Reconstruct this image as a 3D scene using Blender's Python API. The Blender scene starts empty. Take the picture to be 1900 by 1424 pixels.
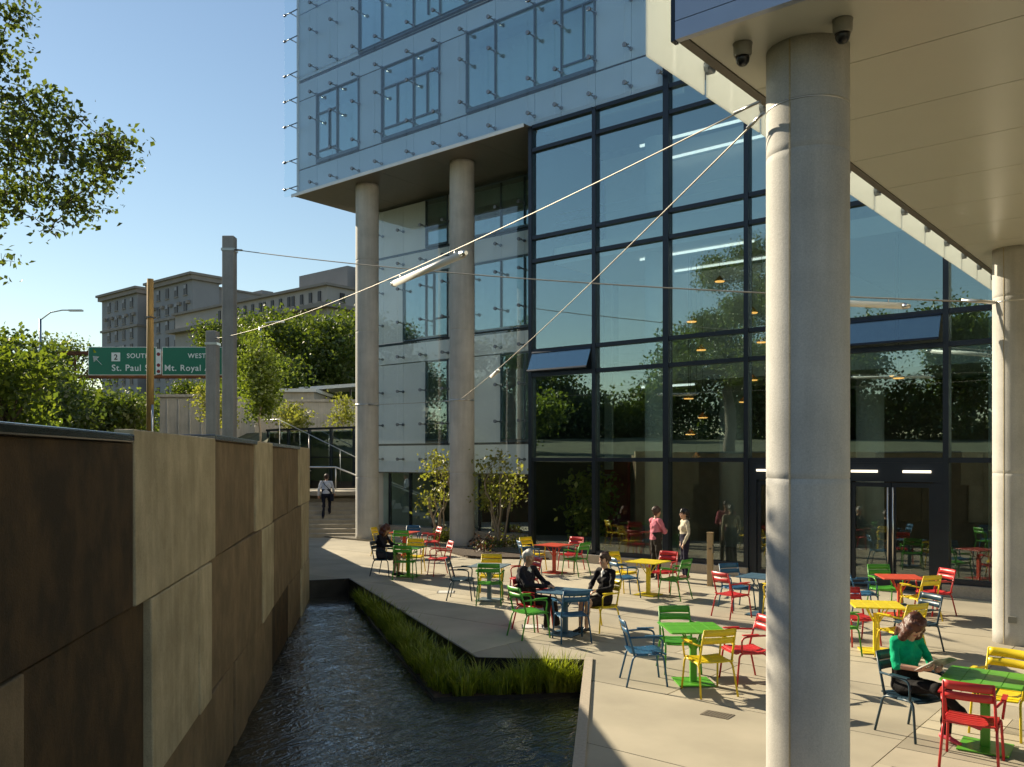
import bpy, bmesh, math, random
import numpy as np
from mathutils import Vector, Matrix

# ------------------------------------------------------------------ camera, sky, sun, exposure
R = math.radians
scene = bpy.context.scene
COL = scene.collection
YAW = R(39.40)
cam_data = bpy.data.cameras.new('camera')
cam_data.sensor_width = 36.0
cam_data.lens = 36.0 * 1641 / 1900
cam_data.shift_y = 138 / 1900
cam_data.clip_end = 6000
cam_data.clip_start = 0.05
cam = bpy.data.objects.new('camera', cam_data)
COL.objects.link(cam)
cam.location = (0, 0, 3.0)
cam.rotation_euler = (R(90), 0, YAW)
scene.camera = cam

SUN_EL = R(27)
SUN_DIR = Vector((-0.9996, 0.03, 0)).normalized() * math.cos(SUN_EL) + Vector((0, 0, math.sin(SUN_EL)))
world = bpy.data.worlds.new('World')
scene.world = world
world.use_nodes = True
wn = world.node_tree
bg = wn.nodes['Background']
sky_node = wn.nodes.new('ShaderNodeTexSky')
sky_node.sky_type = 'NISHITA'
sky_node.sun_disc = False
sky_node.sun_elevation = SUN_EL
sky_node.sun_rotation = math.atan2(SUN_DIR.x, SUN_DIR.y)
sky_node.air_density = 1.3
sky_node.dust_density = 0.05
sky_node.ozone_density = 1.5
wn.links.new(sky_node.outputs[0], bg.inputs[0])
bg.inputs[1].default_value = 0.060
sun_data = bpy.data.lights.new('sun', 'SUN')
sun_data.energy = 5.0
sun_data.angle = R(0.5)
sun_data.color = (1.0, 0.875, 0.65)
sun = bpy.data.objects.new('sun', sun_data)
COL.objects.link(sun)
sun.rotation_euler = SUN_DIR.to_track_quat('Z', 'Y').to_euler()
sun.location = SUN_DIR * 60
vs = scene.view_settings
vs.view_transform = 'Standard'
vs.look = 'None'
vs.gamma = 1.0
vs.use_curve_mapping = False
vs.exposure = 1.0
scene.cycles.max_bounces = 10
scene.cycles.transparent_max_bounces = 24
scene.cycles.glossy_bounces = 5
scene.cycles.caustics_refractive = False
scene.cycles.caustics_reflective = False
scene.cycles.sample_clamp_indirect = 6.0
scene.cycles.use_denoising = True

SN, CS = 0.6348, 0.7727
def cw(x, d, z=0.0):
    """camera-frame ground coordinates (right, forward) to world"""
    return Vector((CS * x - SN * d, SN * x + CS * d, z))

# ------------------------------------------------------------------ mesh helpers
class MB:
    def __init__(self):
        self.v = []; self.f = []; self.m = []
    def add(self, vs_, fs_, mi=0):
        o = len(self.v)
        self.v += [tuple(p) for p in vs_]
        self.f += [tuple(i + o for i in f) for f in fs_]
        self.m += [mi] * len(fs_)
        return self
    def box(self, x0, y0, z0, x1, y1, z1, mi=0):
        x0, x1 = min(x0, x1), max(x0, x1); y0, y1 = min(y0, y1), max(y0, y1); z0, z1 = min(z0, z1), max(z0, z1)
        v = [(x0,y0,z0),(x1,y0,z0),(x1,y1,z0),(x0,y1,z0),(x0,y0,z1),(x1,y0,z1),(x1,y1,z1),(x0,y1,z1)]
        return self.add(v, [(3,2,1,0),(4,5,6,7),(0,1,5,4),(1,2,6,5),(2,3,7,6),(3,0,4,7)], mi)
    def obox(self, c, ax, ay, az, hx, hy, hz, mi=0):
        c = Vector(c); ax = Vector(ax).normalized() * hx; ay = Vector(ay).normalized() * hy; az = Vector(az).normalized() * hz
        v = [c + sx*ax + sy*ay + sz*az for sz in (-1,1) for sx, sy in ((-1,-1),(1,-1),(1,1),(-1,1))]
        return self.add(v, [(3,2,1,0),(4,5,6,7),(0,1,5,4),(1,2,6,5),(2,3,7,6),(3,0,4,7)], mi)
    def beam(self, a, b, w, h, up=(0,0,1), mi=0):
        a = Vector(a); b = Vector(b); d = (b - a)
        s = d.cross(Vector(up)).normalized(); u = s.cross(d).normalized()
        return self.obox((a + b) / 2, d, s, u, d.length / 2, w / 2, h / 2, mi)
    def prism(self, poly, z0, z1, mi=0):
        n = len(poly)
        v = [(p[0], p[1], z0) for p in poly] + [(p[0], p[1], z1) for p in poly]
        f = [tuple(range(n - 1, -1, -1)), tuple(range(n, 2 * n))]
        f += [(i, (i + 1) % n, n + (i + 1) % n, n + i) for i in range(n)]
        return self.add(v, f, mi)
    def tube(self, pts, r, n=8, caps=True, mi=0):
        pts = [Vector(p) for p in pts]
        rs = r if isinstance(r, (list, tuple)) else [r] * len(pts)
        v = []; f = []
        prev = None
        for i, p in enumerate(pts):
            t = (pts[min(i + 1, len(pts) - 1)] - pts[max(i - 1, 0)]).normalized()
            if prev is None:
                ref = Vector((0, 0, 1)) if abs(t.z) < 0.9 else Vector((1, 0, 0))
                s = t.cross(ref).normalized()
            else:
                s = (prev - t * prev.dot(t)).normalized()
            prev = s
            u = t.cross(s)
            for k in range(n):
                a = 2 * math.pi * k / n
                v.append(p + (s * math.cos(a) + u * math.sin(a)) * rs[i])
        for i in range(len(pts) - 1):
            for k in range(n):
                f.append((i*n + k, i*n + (k+1) % n, (i+1)*n + (k+1) % n, (i+1)*n + k))
        if caps:
            f.append(tuple(range(n - 1, -1, -1)))
            f.append(tuple((len(pts) - 1) * n + k for k in range(n)))
        return self.add(v, f, mi)
    def lathe(self, prof, n=32, c=(0, 0, 0), mi=0):
        """prof: (radius, z) pairs bottom to top"""
        v = []; f = []
        for r_, z in prof:
            for k in range(n):
                a = 2 * math.pi * k / n
                v.append((c[0] + r_ * math.cos(a), c[1] + r_ * math.sin(a), c[2] + z))
        for i in range(len(prof) - 1):
            for k in range(n):
                f.append((i*n + k, i*n + (k+1) % n, (i+1)*n + (k+1) % n, (i+1)*n + k))
        f.append(tuple(range(n - 1, -1, -1)))
        f.append(tuple((len(prof) - 1) * n + k for k in range(n)))
        return self.add(v, f, mi)
    def mesh(self, name, mats, smooth=False):
        me = bpy.data.meshes.new(name)
        me.from_pydata(self.v, [], self.f)
        if not isinstance(mats, (list, tuple)): mats = [mats]
        for m in mats: me.materials.append(m)
        if any(self.m): me.polygons.foreach_set('material_index', self.m)
        if smooth:
            me.polygons.foreach_set('use_smooth', [len(f) <= 4 for f in self.f])
        me.update()
        return me
    def build(self, name, mats, parent=None, smooth=False, bevel=0, loc=None):
        o = bpy.data.objects.new(name, self.mesh(name, mats, smooth))
        COL.objects.link(o)
        if parent: o.parent = parent
        if loc is not None: o.location = loc
        if bevel:
            b = o.modifiers.new('bevel', 'BEVEL'); b.width = bevel; b.segments = 2; b.limit_method = 'ANGLE'
        return o

def link(name, mesh, parent=None, loc=None, rot=None):
    o = bpy.data.objects.new(name, mesh); COL.objects.link(o)
    if parent: o.parent = parent
    if loc is not None: o.location = loc
    if rot is not None: o.rotation_euler = rot
    return o
def empty(name, loc=(0, 0, 0), rz=0.0, label=None, cat=None, group=None):
    o = bpy.data.objects.new(name, None); COL.objects.link(o)
    o.location = loc; o.rotation_euler = (0, 0, rz)
    o.empty_display_size = 0.2
    if label: tag(o, label, cat, group)
    return o
def tag(o, label=None, cat=None, group=None, kind=None):
    if label: o['label'] = label
    if cat: o['category'] = cat
    if group: o['group'] = group
    if kind: o['kind'] = kind
    return o
def copy_tree(o, parent=None):
    c = o.copy(); COL.objects.link(c); c.parent = parent
    for ch in list(o.children): copy_tree(ch, c)
    return c
def unit_box():
    return MB().box(-.5, -.5, -.5, .5, .5, .5)

# ------------------------------------------------------------------ materials
MATS = {}
def mat(name, col, rough=0.6, metal=0.0, var=0.08, scale=3.0, bump=0.0, bscale=40.0, detail=4.0, stretch=(1, 1, 1), spec=0.5, rand=0.0, col2=None, coat=0.0, emit=0.0):
    if name in MATS: return MATS[name]
    m = bpy.data.materials.new(name); MATS[name] = m
    m.use_nodes = True
    nt = m.node_tree; N = nt.nodes; L = nt.links
    p = N['Principled BSDF']
    p.inputs['Roughness'].default_value = rough
    p.inputs['Metallic'].default_value = metal
    p.inputs['Specular IOR Level'].default_value = spec
    p.inputs['Coat Weight'].default_value = coat
    tc = N.new('ShaderNodeTexCoord')
    mp = N.new('ShaderNodeMapping'); mp.inputs['Scale'].default_value = stretch
    L.new(tc.outputs['Object'], mp.inputs[0])
    nz = N.new('ShaderNodeTexNoise'); nz.inputs['Scale'].default_value = scale; nz.inputs['Detail'].default_value = detail
    L.new(mp.outputs[0], nz.inputs['Vector'])
    rp = N.new('ShaderNodeValToRGB')
    c2 = col2 if col2 else tuple(min(1, c * (1 + var)) for c in col)
    c1 = tuple(c * (1 - var) for c in col) if not col2 else col
    rp.color_ramp.elements[0].position = 0.3; rp.color_ramp.elements[0].color = (*c1, 1)
    rp.color_ramp.elements[1].position = 0.7; rp.color_ramp.elements[1].color = (*c2, 1)
    L.new(nz.outputs['Fac'], rp.inputs[0])
    out = rp.outputs[0]
    if rand:
        oi = N.new('ShaderNodeObjectInfo')
        hs = N.new('ShaderNodeHueSaturation')
        mr = N.new('ShaderNodeMapRange'); mr.inputs[3].default_value = 1 - rand; mr.inputs[4].default_value = 1 + rand
        L.new(oi.outputs['Random'], mr.inputs[0]); L.new(mr.outputs[0], hs.inputs['Value']); L.new(out, hs.inputs['Color'])
        out = hs.outputs[0]
    L.new(out, p.inputs['Base Color'])
    if emit:
        L.new(out, p.inputs['Emission Color']); p.inputs['Emission Strength'].default_value = emit
    if bump:
        nb = N.new('ShaderNodeTexNoise'); nb.inputs['Scale'].default_value = bscale; nb.inputs['Detail'].default_value = 5
        L.new(mp.outputs[0], nb.inputs['Vector'])
        b = N.new('ShaderNodeBump'); b.inputs['Strength'].default_value = bump; b.inputs['Distance'].default_value = 0.02
        L.new(nb.outputs['Fac'], b.inputs['Height']); L.new(b.outputs[0], p.inputs['Normal'])
    return m

def glass(name, tint, base, rough=0.0, gcol=(1, 1, 1)):
    m = bpy.data.materials.new(name); MATS[name] = m
    m.use_nodes = True
    nt = m.node_tree; N = nt.nodes; L = nt.links
    N.remove(N['Principled BSDF'])
    tr = N.new('ShaderNodeBsdfTransparent'); tr.inputs[0].default_value = (*tint, 1)
    gl = N.new('ShaderNodeBsdfGlossy'); gl.inputs['Roughness'].default_value = rough; gl.inputs[0].default_value = (*gcol, 1)
    lw = N.new('ShaderNodeLayerWeight'); lw.inputs[0].default_value = 0.5
    fr = N.new('ShaderNodeMath'); fr.operation = 'POWER'; fr.inputs[1].default_value = 5.0
    L.new(lw.outputs['Facing'], fr.inputs[0])
    tc = N.new('ShaderNodeTexCoord'); nz = N.new('ShaderNodeTexNoise'); nz.inputs['Scale'].default_value = 0.55; nz.inputs['Detail'].default_value = 1
    L.new(tc.outputs['Object'], nz.inputs['Vector'])
    bp = N.new('ShaderNodeBump'); bp.inputs['Strength'].default_value = 0.14; bp.inputs['Distance'].default_value = 0.02
    L.new(nz.outputs['Fac'], bp.inputs['Height']); L.new(bp.outputs[0], gl.inputs['Normal'])
    mt = N.new('ShaderNodeMath'); mt.operation = 'MULTIPLY_ADD'; mt.inputs[1].default_value = 1 - base; mt.inputs[2].default_value = base
    L.new(fr.outputs[0], mt.inputs[0])
    mx = N.new('ShaderNodeMixShader')
    L.new(mt.outputs[0], mx.inputs[0]); L.new(tr.outputs[0], mx.inputs[1]); L.new(gl.outputs[0], mx.inputs[2])
    L.new(mx.outputs[0], N['Material Output'].inputs[0])
    return m

def leaf_mat(name, col, col2, trans=0.5):
    m = bpy.data.materials.new(name); MATS[name] = m
    m.use_nodes = True
    nt = m.node_tree; N = nt.nodes; L = nt.links
    N.remove(N['Principled BSDF'])
    geo = N.new('ShaderNodeNewGeometry')
    rp = N.new('ShaderNodeValToRGB')
    rp.color_ramp.elements[0].color = (*col, 1); rp.color_ramp.elements[1].color = (*col2, 1)
    L.new(geo.outputs['Random Per Island'], rp.inputs[0])
    df = N.new('ShaderNodeBsdfDiffuse'); tl = N.new('ShaderNodeBsdfTranslucent'); gl = N.new('ShaderNodeBsdfGlossy')
    gl.inputs['Roughness'].default_value = 0.45
    L.new(rp.outputs[0], df.inputs[0])
    hs = N.new('ShaderNodeHueSaturation'); hs.inputs['Value'].default_value = 1.5; hs.inputs['Saturation'].default_value = 1.1
    L.new(rp.outputs[0], hs.inputs['Color']); L.new(hs.outputs[0], tl.inputs[0])
    m1 = N.new('ShaderNodeMixShader'); m1.inputs[0].default_value = trans
    L.new(df.outputs[0], m1.inputs[1]); L.new(tl.outputs[0], m1.inputs[2])
    m2 = N.new('ShaderNodeMixShader'); m2.inputs[0].default_value = 0.05
    L.new(m1.outputs[0], m2.inputs[1]); L.new(gl.outputs[0], m2.inputs[2])
    L.new(m2.outputs[0], N['Material Output'].inputs[0])
    return m

def concrete(name, col, streak=0.25, rough=0.75, gridz=0.0, bump=0.25, col2=None, pits=0.6):
    """cast concrete: cloudy tone, fine vertical streaks, air-hole bump"""
    m = bpy.data.materials.new(name); MATS[name] = m
    m.use_nodes = True
    nt = m.node_tree; N = nt.nodes; L = nt.links
    p = N['Principled BSDF']; p.inputs['Roughness'].default_value = rough
    p.inputs['Specular IOR Level'].default_value = 0.35
    tc = N.new('ShaderNodeTexCoord')
    def noise(scale, detail, stretch=(1, 1, 1), rough_=0.55):
        mp = N.new('ShaderNodeMapping'); mp.inputs['Scale'].default_value = stretch
        L.new(tc.outputs['Object'], mp.inputs[0])
        n = N.new('ShaderNodeTexNoise'); n.inputs['Scale'].default_value = scale; n.inputs['Detail'].default_value = detail
        n.inputs['Roughness'].default_value = rough_
        L.new(mp.outputs[0], n.inputs['Vector'])
        return n.outputs['Fac']
    a = noise(1.3, 6); b = noise(9, 4, (1, 1, 0.10)); c = noise(75, 4, rough_=0.7)
    def ramp(src, lo, hi, p0=0.3, p1=0.7):
        r_ = N.new('ShaderNodeMapRange'); r_.inputs[1].default_value = p0; r_.inputs[2].default_value = p1
        r_.inputs[3].default_value = lo; r_.inputs[4].default_value = hi
        L.new(src, r_.inputs[0]); return r_.outputs[0]
    def mul(x, y):
        k = N.new('ShaderNodeMath'); k.operation = 'MULTIPLY'; L.new(x, k.inputs[0]); L.new(y, k.inputs[1]); return k.outputs[0]
    pit = N.new('ShaderNodeTexVoronoi'); pit.inputs['Scale'].default_value = 11; L.new(tc.outputs['Object'], pit.inputs['Vector'])
    v = mul(ramp(pit.outputs['Distance'], pits, 1.0, 0.03, 0.10), mul(mul(ramp(a, 0.82, 1.12), ramp(b, 1 - streak, 1 + streak * 0.5)), ramp(c, 0.84, 1.10)))
    hs = N.new('ShaderNodeHueSaturation'); hs.inputs['Color'].default_value = (*col, 1)
    L.new(v, hs.inputs['Value'])
    if col2:
        st = noise(2.6, 7, (1, 1, 0.7), 0.65)
        mxc = N.new('ShaderNodeMixRGB'); mxc.inputs[1].default_value = (*col, 1); mxc.inputs[2].default_value = (*col2, 1)
        L.new(ramp(st, 0.0, 1.0, 0.42, 0.66), mxc.inputs[0]); L.new(mxc.outputs[0], hs.inputs['Color'])
    L.new(hs.outputs[0], p.inputs['Base Color'])
    bm_ = N.new('ShaderNodeBump'); bm_.inputs['Strength'].default_value = bump; bm_.inputs['Distance'].default_value = 0.01
    hh = N.new('ShaderNodeMath'); hh.operation = 'MULTIPLY_ADD'; hh.inputs[1].default_value = 0.22; L.new(b, hh.inputs[0]); L.new(c, hh.inputs[2])
    L.new(hh.outputs[0], bm_.inputs['Height']); L.new(bm_.outputs[0], p.inputs['Normal'])
    return m

M = {}
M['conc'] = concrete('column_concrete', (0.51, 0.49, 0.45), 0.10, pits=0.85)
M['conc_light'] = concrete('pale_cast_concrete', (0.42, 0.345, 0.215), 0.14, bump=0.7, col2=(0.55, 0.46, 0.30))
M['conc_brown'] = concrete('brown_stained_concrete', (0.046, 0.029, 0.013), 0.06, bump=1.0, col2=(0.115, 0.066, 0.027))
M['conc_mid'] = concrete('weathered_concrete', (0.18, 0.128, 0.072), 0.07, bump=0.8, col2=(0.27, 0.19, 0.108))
M['conc_far'] = concrete('bridge_concrete', (0.50, 0.45, 0.38), 0.15)
M['pole_conc'] = concrete('pole_concrete', (0.33, 0.33, 0.33), 0.12)
M['slab'] = mat('plaza_concrete', (0.405, 0.358, 0.268), 0.8, var=0.17, scale=0.8, bump=0.2, bscale=90, rand=0.13, detail=8)
M['paver'] = mat('plaza_paver', (0.40, 0.352, 0.262), 0.8, var=0.10, scale=2.0, bump=0.2, bscale=80, rand=0.24, detail=8)
M['joint'] = mat('sand_joint', (0.13, 0.11, 0.085), 0.95, var=0.2, scale=20)
M['kerb'] = mat('granite_kerb', (0.42, 0.36, 0.28), 0.7, var=0.12, scale=30, bump=0.1)
M['steel_dark'] = mat('dark_steel', (0.03, 0.028, 0.026), 0.38, 0.7, var=0.3, scale=4)
M['coping'] = mat('steel_coping', (0.10, 0.105, 0.115), 0.22, 0.9, var=0.15, scale=6)
M['frame'] = mat('anodised_frame', (0.028, 0.036, 0.050), 0.35, 0.55, var=0.08)
M['frame_blue'] = mat('blue_grey_frame', (0.075, 0.11, 0.145), 0.35, 0.4, var=0.08)
M['strip_light'] = mat('ceiling_strip_light', (1.0, 0.95, 0.85), 0.4, emit=0.7)
M['steel'] = mat('stainless_steel', (0.60, 0.59, 0.57), 0.28, 1.0, var=0.06)
M['cable'] = mat('cable_steel', (0.36, 0.33, 0.28), 0.5, 0.5, var=0.1)
M['white_metal'] = mat('white_enamel', (0.78, 0.77, 0.73), 0.4, var=0.03)
M['fascia'] = mat('grey_blue_fascia', (0.42, 0.46, 0.55), 0.28, 0.4, var=0.04)
M['soffit'] = mat('soffit_panel_paint', (0.62, 0.62, 0.54), 0.27, 0.12, var=0.03, scale=0.7)
M['soffit_dark'] = mat('bronze_soffit', (0.15, 0.135, 0.115), 0.4, 0.2, var=0.05)
M['frit'] = mat('fritted_panel', (0.50, 0.655, 0.83), 0.30, 0.0, var=0.04, scale=0.8, rand=0.04)
M['frit_low'] = mat('pale_spandrel_panel', (0.82, 0.83, 0.84), 0.22, 0.0, var=0.04, scale=0.8, rand=0.04)
M['black'] = mat('black_plastic', (0.012, 0.012, 0.012), 0.3)
M['camhouse'] = mat('camera_housing', (0.25, 0.24, 0.20), 0.4)
M['glass'] = glass('curtain_wall_glass', (0.84, 0.95, 0.95), 0.24, gcol=(0.84, 0.99, 1.0))
M['glass_dark'] = glass('ground_floor_glass', (0.80, 0.86, 0.80), 0.11, gcol=(0.9, 0.97, 1.0))
M['glass_skin'] = glass('outer_skin_glass', (0.93, 0.97, 0.98), 0.055)
M['glass_smoke'] = glass('smoked_balustrade_glass', (0.22, 0.26, 0.26), 0.08)
M['glass_win'] = glass('window_glass', (0.84, 0.96, 0.96), 0.22, gcol=(0.86, 0.97, 1.0))
M['fitting'] = mat('dull_fitting_steel', (0.22, 0.24, 0.27), 0.42, 0.8, var=0.06)
def milk():
    m = bpy.data.materials.new('fritted_white_glass'); m.use_nodes = True
    N = m.node_tree.nodes; L = m.node_tree.links
    N.remove(N['Principled BSDF'])
    df = N.new('ShaderNodeBsdfDiffuse'); df.inputs[0].default_value = (.72, .73, .70, 1)
    tl = N.new('ShaderNodeBsdfTranslucent'); tl.inputs[0].default_value = (.74, .76, .72, 1)
    tr = N.new('ShaderNodeBsdfTransparent'); tr.inputs[0].default_value = (.9, .95, .95, 1)
    gl = N.new('ShaderNodeBsdfGlossy'); gl.inputs['Roughness'].default_value = .05
    a = N.new('ShaderNodeMixShader'); a.inputs[0].default_value = .46
    L.new(df.outputs[0], a.inputs[1]); L.new(tl.outputs[0], a.inputs[2])
    b = N.new('ShaderNodeMixShader'); b.inputs[0].default_value = .18
    L.new(a.outputs[0], b.inputs[1]); L.new(tr.outputs[0], b.inputs[2])
    c = N.new('ShaderNodeMixShader'); c.inputs[0].default_value = .06
    L.new(b.outputs[0], c.inputs[1]); L.new(gl.outputs[0], c.inputs[2])
    L.new(c.outputs[0], N['Material Output'].inputs[0])
    return m
M['glass_milk'] = milk()
M['int_wall'] = mat('interior_wall', (0.46, 0.45, 0.40), 0.8, var=0.1)
M['int_dark'] = mat('interior_dark_timber', (0.10, 0.07, 0.045), 0.6, var=0.15)
M['int_white'] = mat('interior_plaster', (0.62, 0.62, 0.58), 0.7, var=0.04)
M['int_red'] = mat('interior_red_wall', (0.16, 0.018, 0.018), 0.6, var=0.12)
M['int_floor'] = mat('interior_floor', (0.28, 0.25, 0.20), 0.35, var=0.1)
M['lamp_glow'] = mat('lamp_glow', (1.0, 0.42, 0.10), 0.4, emit=1.1)
M['lamp_shade'] = mat('copper_lamp_shade', (0.50, 0.20, 0.05), 0.35, 0.5)
M['soil'] = mat('planting_soil', (0.060, 0.038, 0.022), 0.95, var=0.35, scale=14, bump=0.8, bscale=30)
M['terrain'] = mat('grassy_bank', (0.07, 0.075, 0.03), 0.95, var=0.4, scale=1.2, bump=0.6, bscale=8)
M['ground'] = mat('ground_earth', (0.12, 0.11, 0.08), 0.95, var=0.2, scale=0.3)
M['bark'] = mat('tree_bark', (0.11, 0.085, 0.06), 0.9, var=0.25, scale=9, bump=0.6, bscale=25, stretch=(1, 1, .3))
M['bark_pale'] = mat('pale_bark', (0.34, 0.27, 0.19), 0.85, var=0.2, scale=12, bump=0.3)
M['wood_pole'] = mat('timber_pole', (0.30, 0.18, 0.055), 0.85, var=0.3, scale=8, stretch=(1, 1, .1))
M['leaf_near'] = leaf_mat('leaf_dark_green', (0.042, 0.066, 0.013), (0.125, 0.155, 0.028), 0.5)
M['leaf_mid'] = leaf_mat('leaf_mid_green', (0.048, 0.078, 0.011), (0.135, 0.17, 0.026), 0.45)
M['leaf_bright'] = leaf_mat('leaf_bright_green', (0.09, 0.13, 0.02), (0.19, 0.23, 0.035), 0.5)
M['leaf_yellow'] = leaf_mat('leaf_yellow_green', (0.13, 0.15, 0.025), (0.26, 0.26, 0.05), 0.5)
M['leaf_red'] = leaf_mat('leaf_russet', (0.06, 0.035, 0.02), (0.13, 0.06, 0.03), 0.3)
M['grass'] = leaf_mat('sedge_blade', (0.12, 0.165, 0.016), (0.36, 0.40, 0.055), 0.5)
for n_, c_ in dict(red=(0.50, 0.028, 0.030), yellow=(0.74, 0.55, 0.018), green=(0.065, 0.30, 0.028),
                   blue=(0.022, 0.10, 0.20), navy=(0.020, 0.050, 0.075)).items():
    M['chair_' + n_] = mat(n_ + '_powder_coat', c_, 0.38, var=0.06, scale=14, spec=0.45, rand=0.08)
for n_, c_ in dict(red=(0.62, 0.085, 0.045), yellow=(0.76, 0.60, 0.03), green=(0.10, 0.36, 0.028),
                   blue=(0.075, 0.145, 0.21), grey=(0.18, 0.24, 0.28)).items():
    M['table_' + n_] = mat(n_ + '_table_paint', c_, 0.34, var=0.05, scale=10, spec=0.5)

def water_mat():
    m = bpy.data.materials.new('moving_water'); m.use_nodes = True
    nt = m.node_tree; N = nt.nodes; L = nt.links
    p = N['Principled BSDF']
    p.inputs['Base Color'].default_value = (0.020, 0.022, 0.016, 1)
    p.inputs['Roughness'].default_value = 0.06
    p.inputs['IOR'].default_value = 1.7
    p.inputs['Specular IOR Level'].default_value = 0.5
    tc = N.new('ShaderNodeTexCoord')
    def nz(scale, detail, stretch):
        mp = N.new('ShaderNodeMapping'); mp.inputs['Scale'].default_value = stretch; mp.inputs['Rotation'].default_value = (0, 0, R(42))
        L.new(tc.outputs['Object'], mp.inputs[0])
        n = N.new('ShaderNodeTexNoise'); n.inputs['Scale'].default_value = scale; n.inputs['Detail'].default_value = detail
        n.inputs['Distortion'].default_value = 1.2
        L.new(mp.outputs[0], n.inputs['Vector']); return n.outputs['Fac']
    a = nz(4.5, 3, (1.6, 0.8, 1)); b = nz(14, 2, (1, 0.8, 1))
    ad = N.new('ShaderNodeMath'); ad.operation = 'MULTIPLY_ADD'; ad.inputs[1].default_value = 0.35
    L.new(b, ad.inputs[0]); L.new(a, ad.inputs[2])
    bp = N.new('ShaderNodeBump'); bp.inputs['Strength'].default_value = 0.8; bp.inputs['Distance'].default_value = 0.028
    L.new(ad.outputs[0], bp.inputs['Height']); L.new(bp.outputs[0], p.inputs['Normal'])
    return m
M['water'] = water_mat()

# ------------------------------------------------------------------ foliage
def leaves_mesh(name, blobs, n, size, mat_, seed=0, shell=0.55, flat=1.0, squash=1.0, fold=0.35):
    """many small folded leaf faces through a set of ellipsoid blobs (cx,cy,cz,rx,ry,rz)"""
    rng = np.random.default_rng(seed)
    B = np.array(blobs, float)
    vol = B[:, 3] * B[:, 4] * B[:, 5]
    idx = rng.choice(len(B), n, p=vol ** 0.75 / (vol ** 0.75).sum())
    d = rng.normal(size=(n, 3)); d /= np.linalg.norm(d, axis=1)[:, None]
    rad = shell + (1 - shell) * rng.random(n) ** 0.6
    rad *= 1 + 0.07 * rng.normal(size=n)
    # clumping: pull leaves towards random twig tips inside each blob
    P = B[idx, :3] + d * rad[:, None] * B[idx, 3:6]
    nt_ = max(8, n // 26)
    ti = rng.choice(n, nt_)
    cl = P[ti][rng.integers(0, nt_, n)] + np.clip(rng.normal(size=(n, 3)), -1.5, 1.5) * (size * 2.3) * np.array([1, 1, 0.8])
    P = np.where(rng.random(n)[:, None] < 0.8, cl, P)
    ax = rng.normal(size=(n, 3)) * np.array([1, 1, flat]); ax /= np.linalg.norm(ax, axis=1)[:, None]
    up = rng.normal(size=(n, 3)) + np.array([0, 0, 0.9]); sd = np.cross(ax, up); sd /= np.linalg.norm(sd, axis=1)[:, None] + 1e-9
    nn = np.cross(sd, ax)
    s = size * (0.6 + 0.8 * rng.random(n))[:, None]
    w_ = s * 0.33
    a = P - ax * s * 0.5; c = P + ax * s * 0.5
    b = P + sd * w_ + nn * w_ * fold; e = P - sd * w_ + nn * w_ * fold
    V = np.stack([a, b, c, e], 1).reshape(-1, 3)
    o = np.arange(n) * 4
    me = bpy.data.meshes.new(name)
    me.vertices.add(len(V)); me.vertices.foreach_set('co', V.ravel())
    F = np.stack([o, o + 1, o + 2, o, o + 2, o + 3], 1).ravel()
    me.loops.add(len(F)); me.loops.foreach_set('vertex_index', F)
    me.polygons.add(2 * n); me.polygons.foreach_set('loop_start', np.arange(2 * n) * 3)
    me.materials.append(mat_)
    me.update(calc_edges=True)
    return me

def limb_tube(mb, a, b, r0, r1, rng, n=6, wob=0.12, seg=5):
    a = Vector(a); b = Vector(b); L_ = (b - a).length
    pts = []; rs = []
    for i in range(seg + 1):
        t = i / seg
        p = a.lerp(b, t)
        if 0 < i < seg: p += Vector((rng.uniform(-1, 1), rng.uniform(-1, 1), rng.uniform(-.5, .5))) * wob * L_ * 0.35
        p.z += math.sin(t * math.pi) * 0.04 * L_
        pts.append(p); rs.append(r0 + (r1 - r0) * t)
    mb.tube(pts, rs, n)

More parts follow.
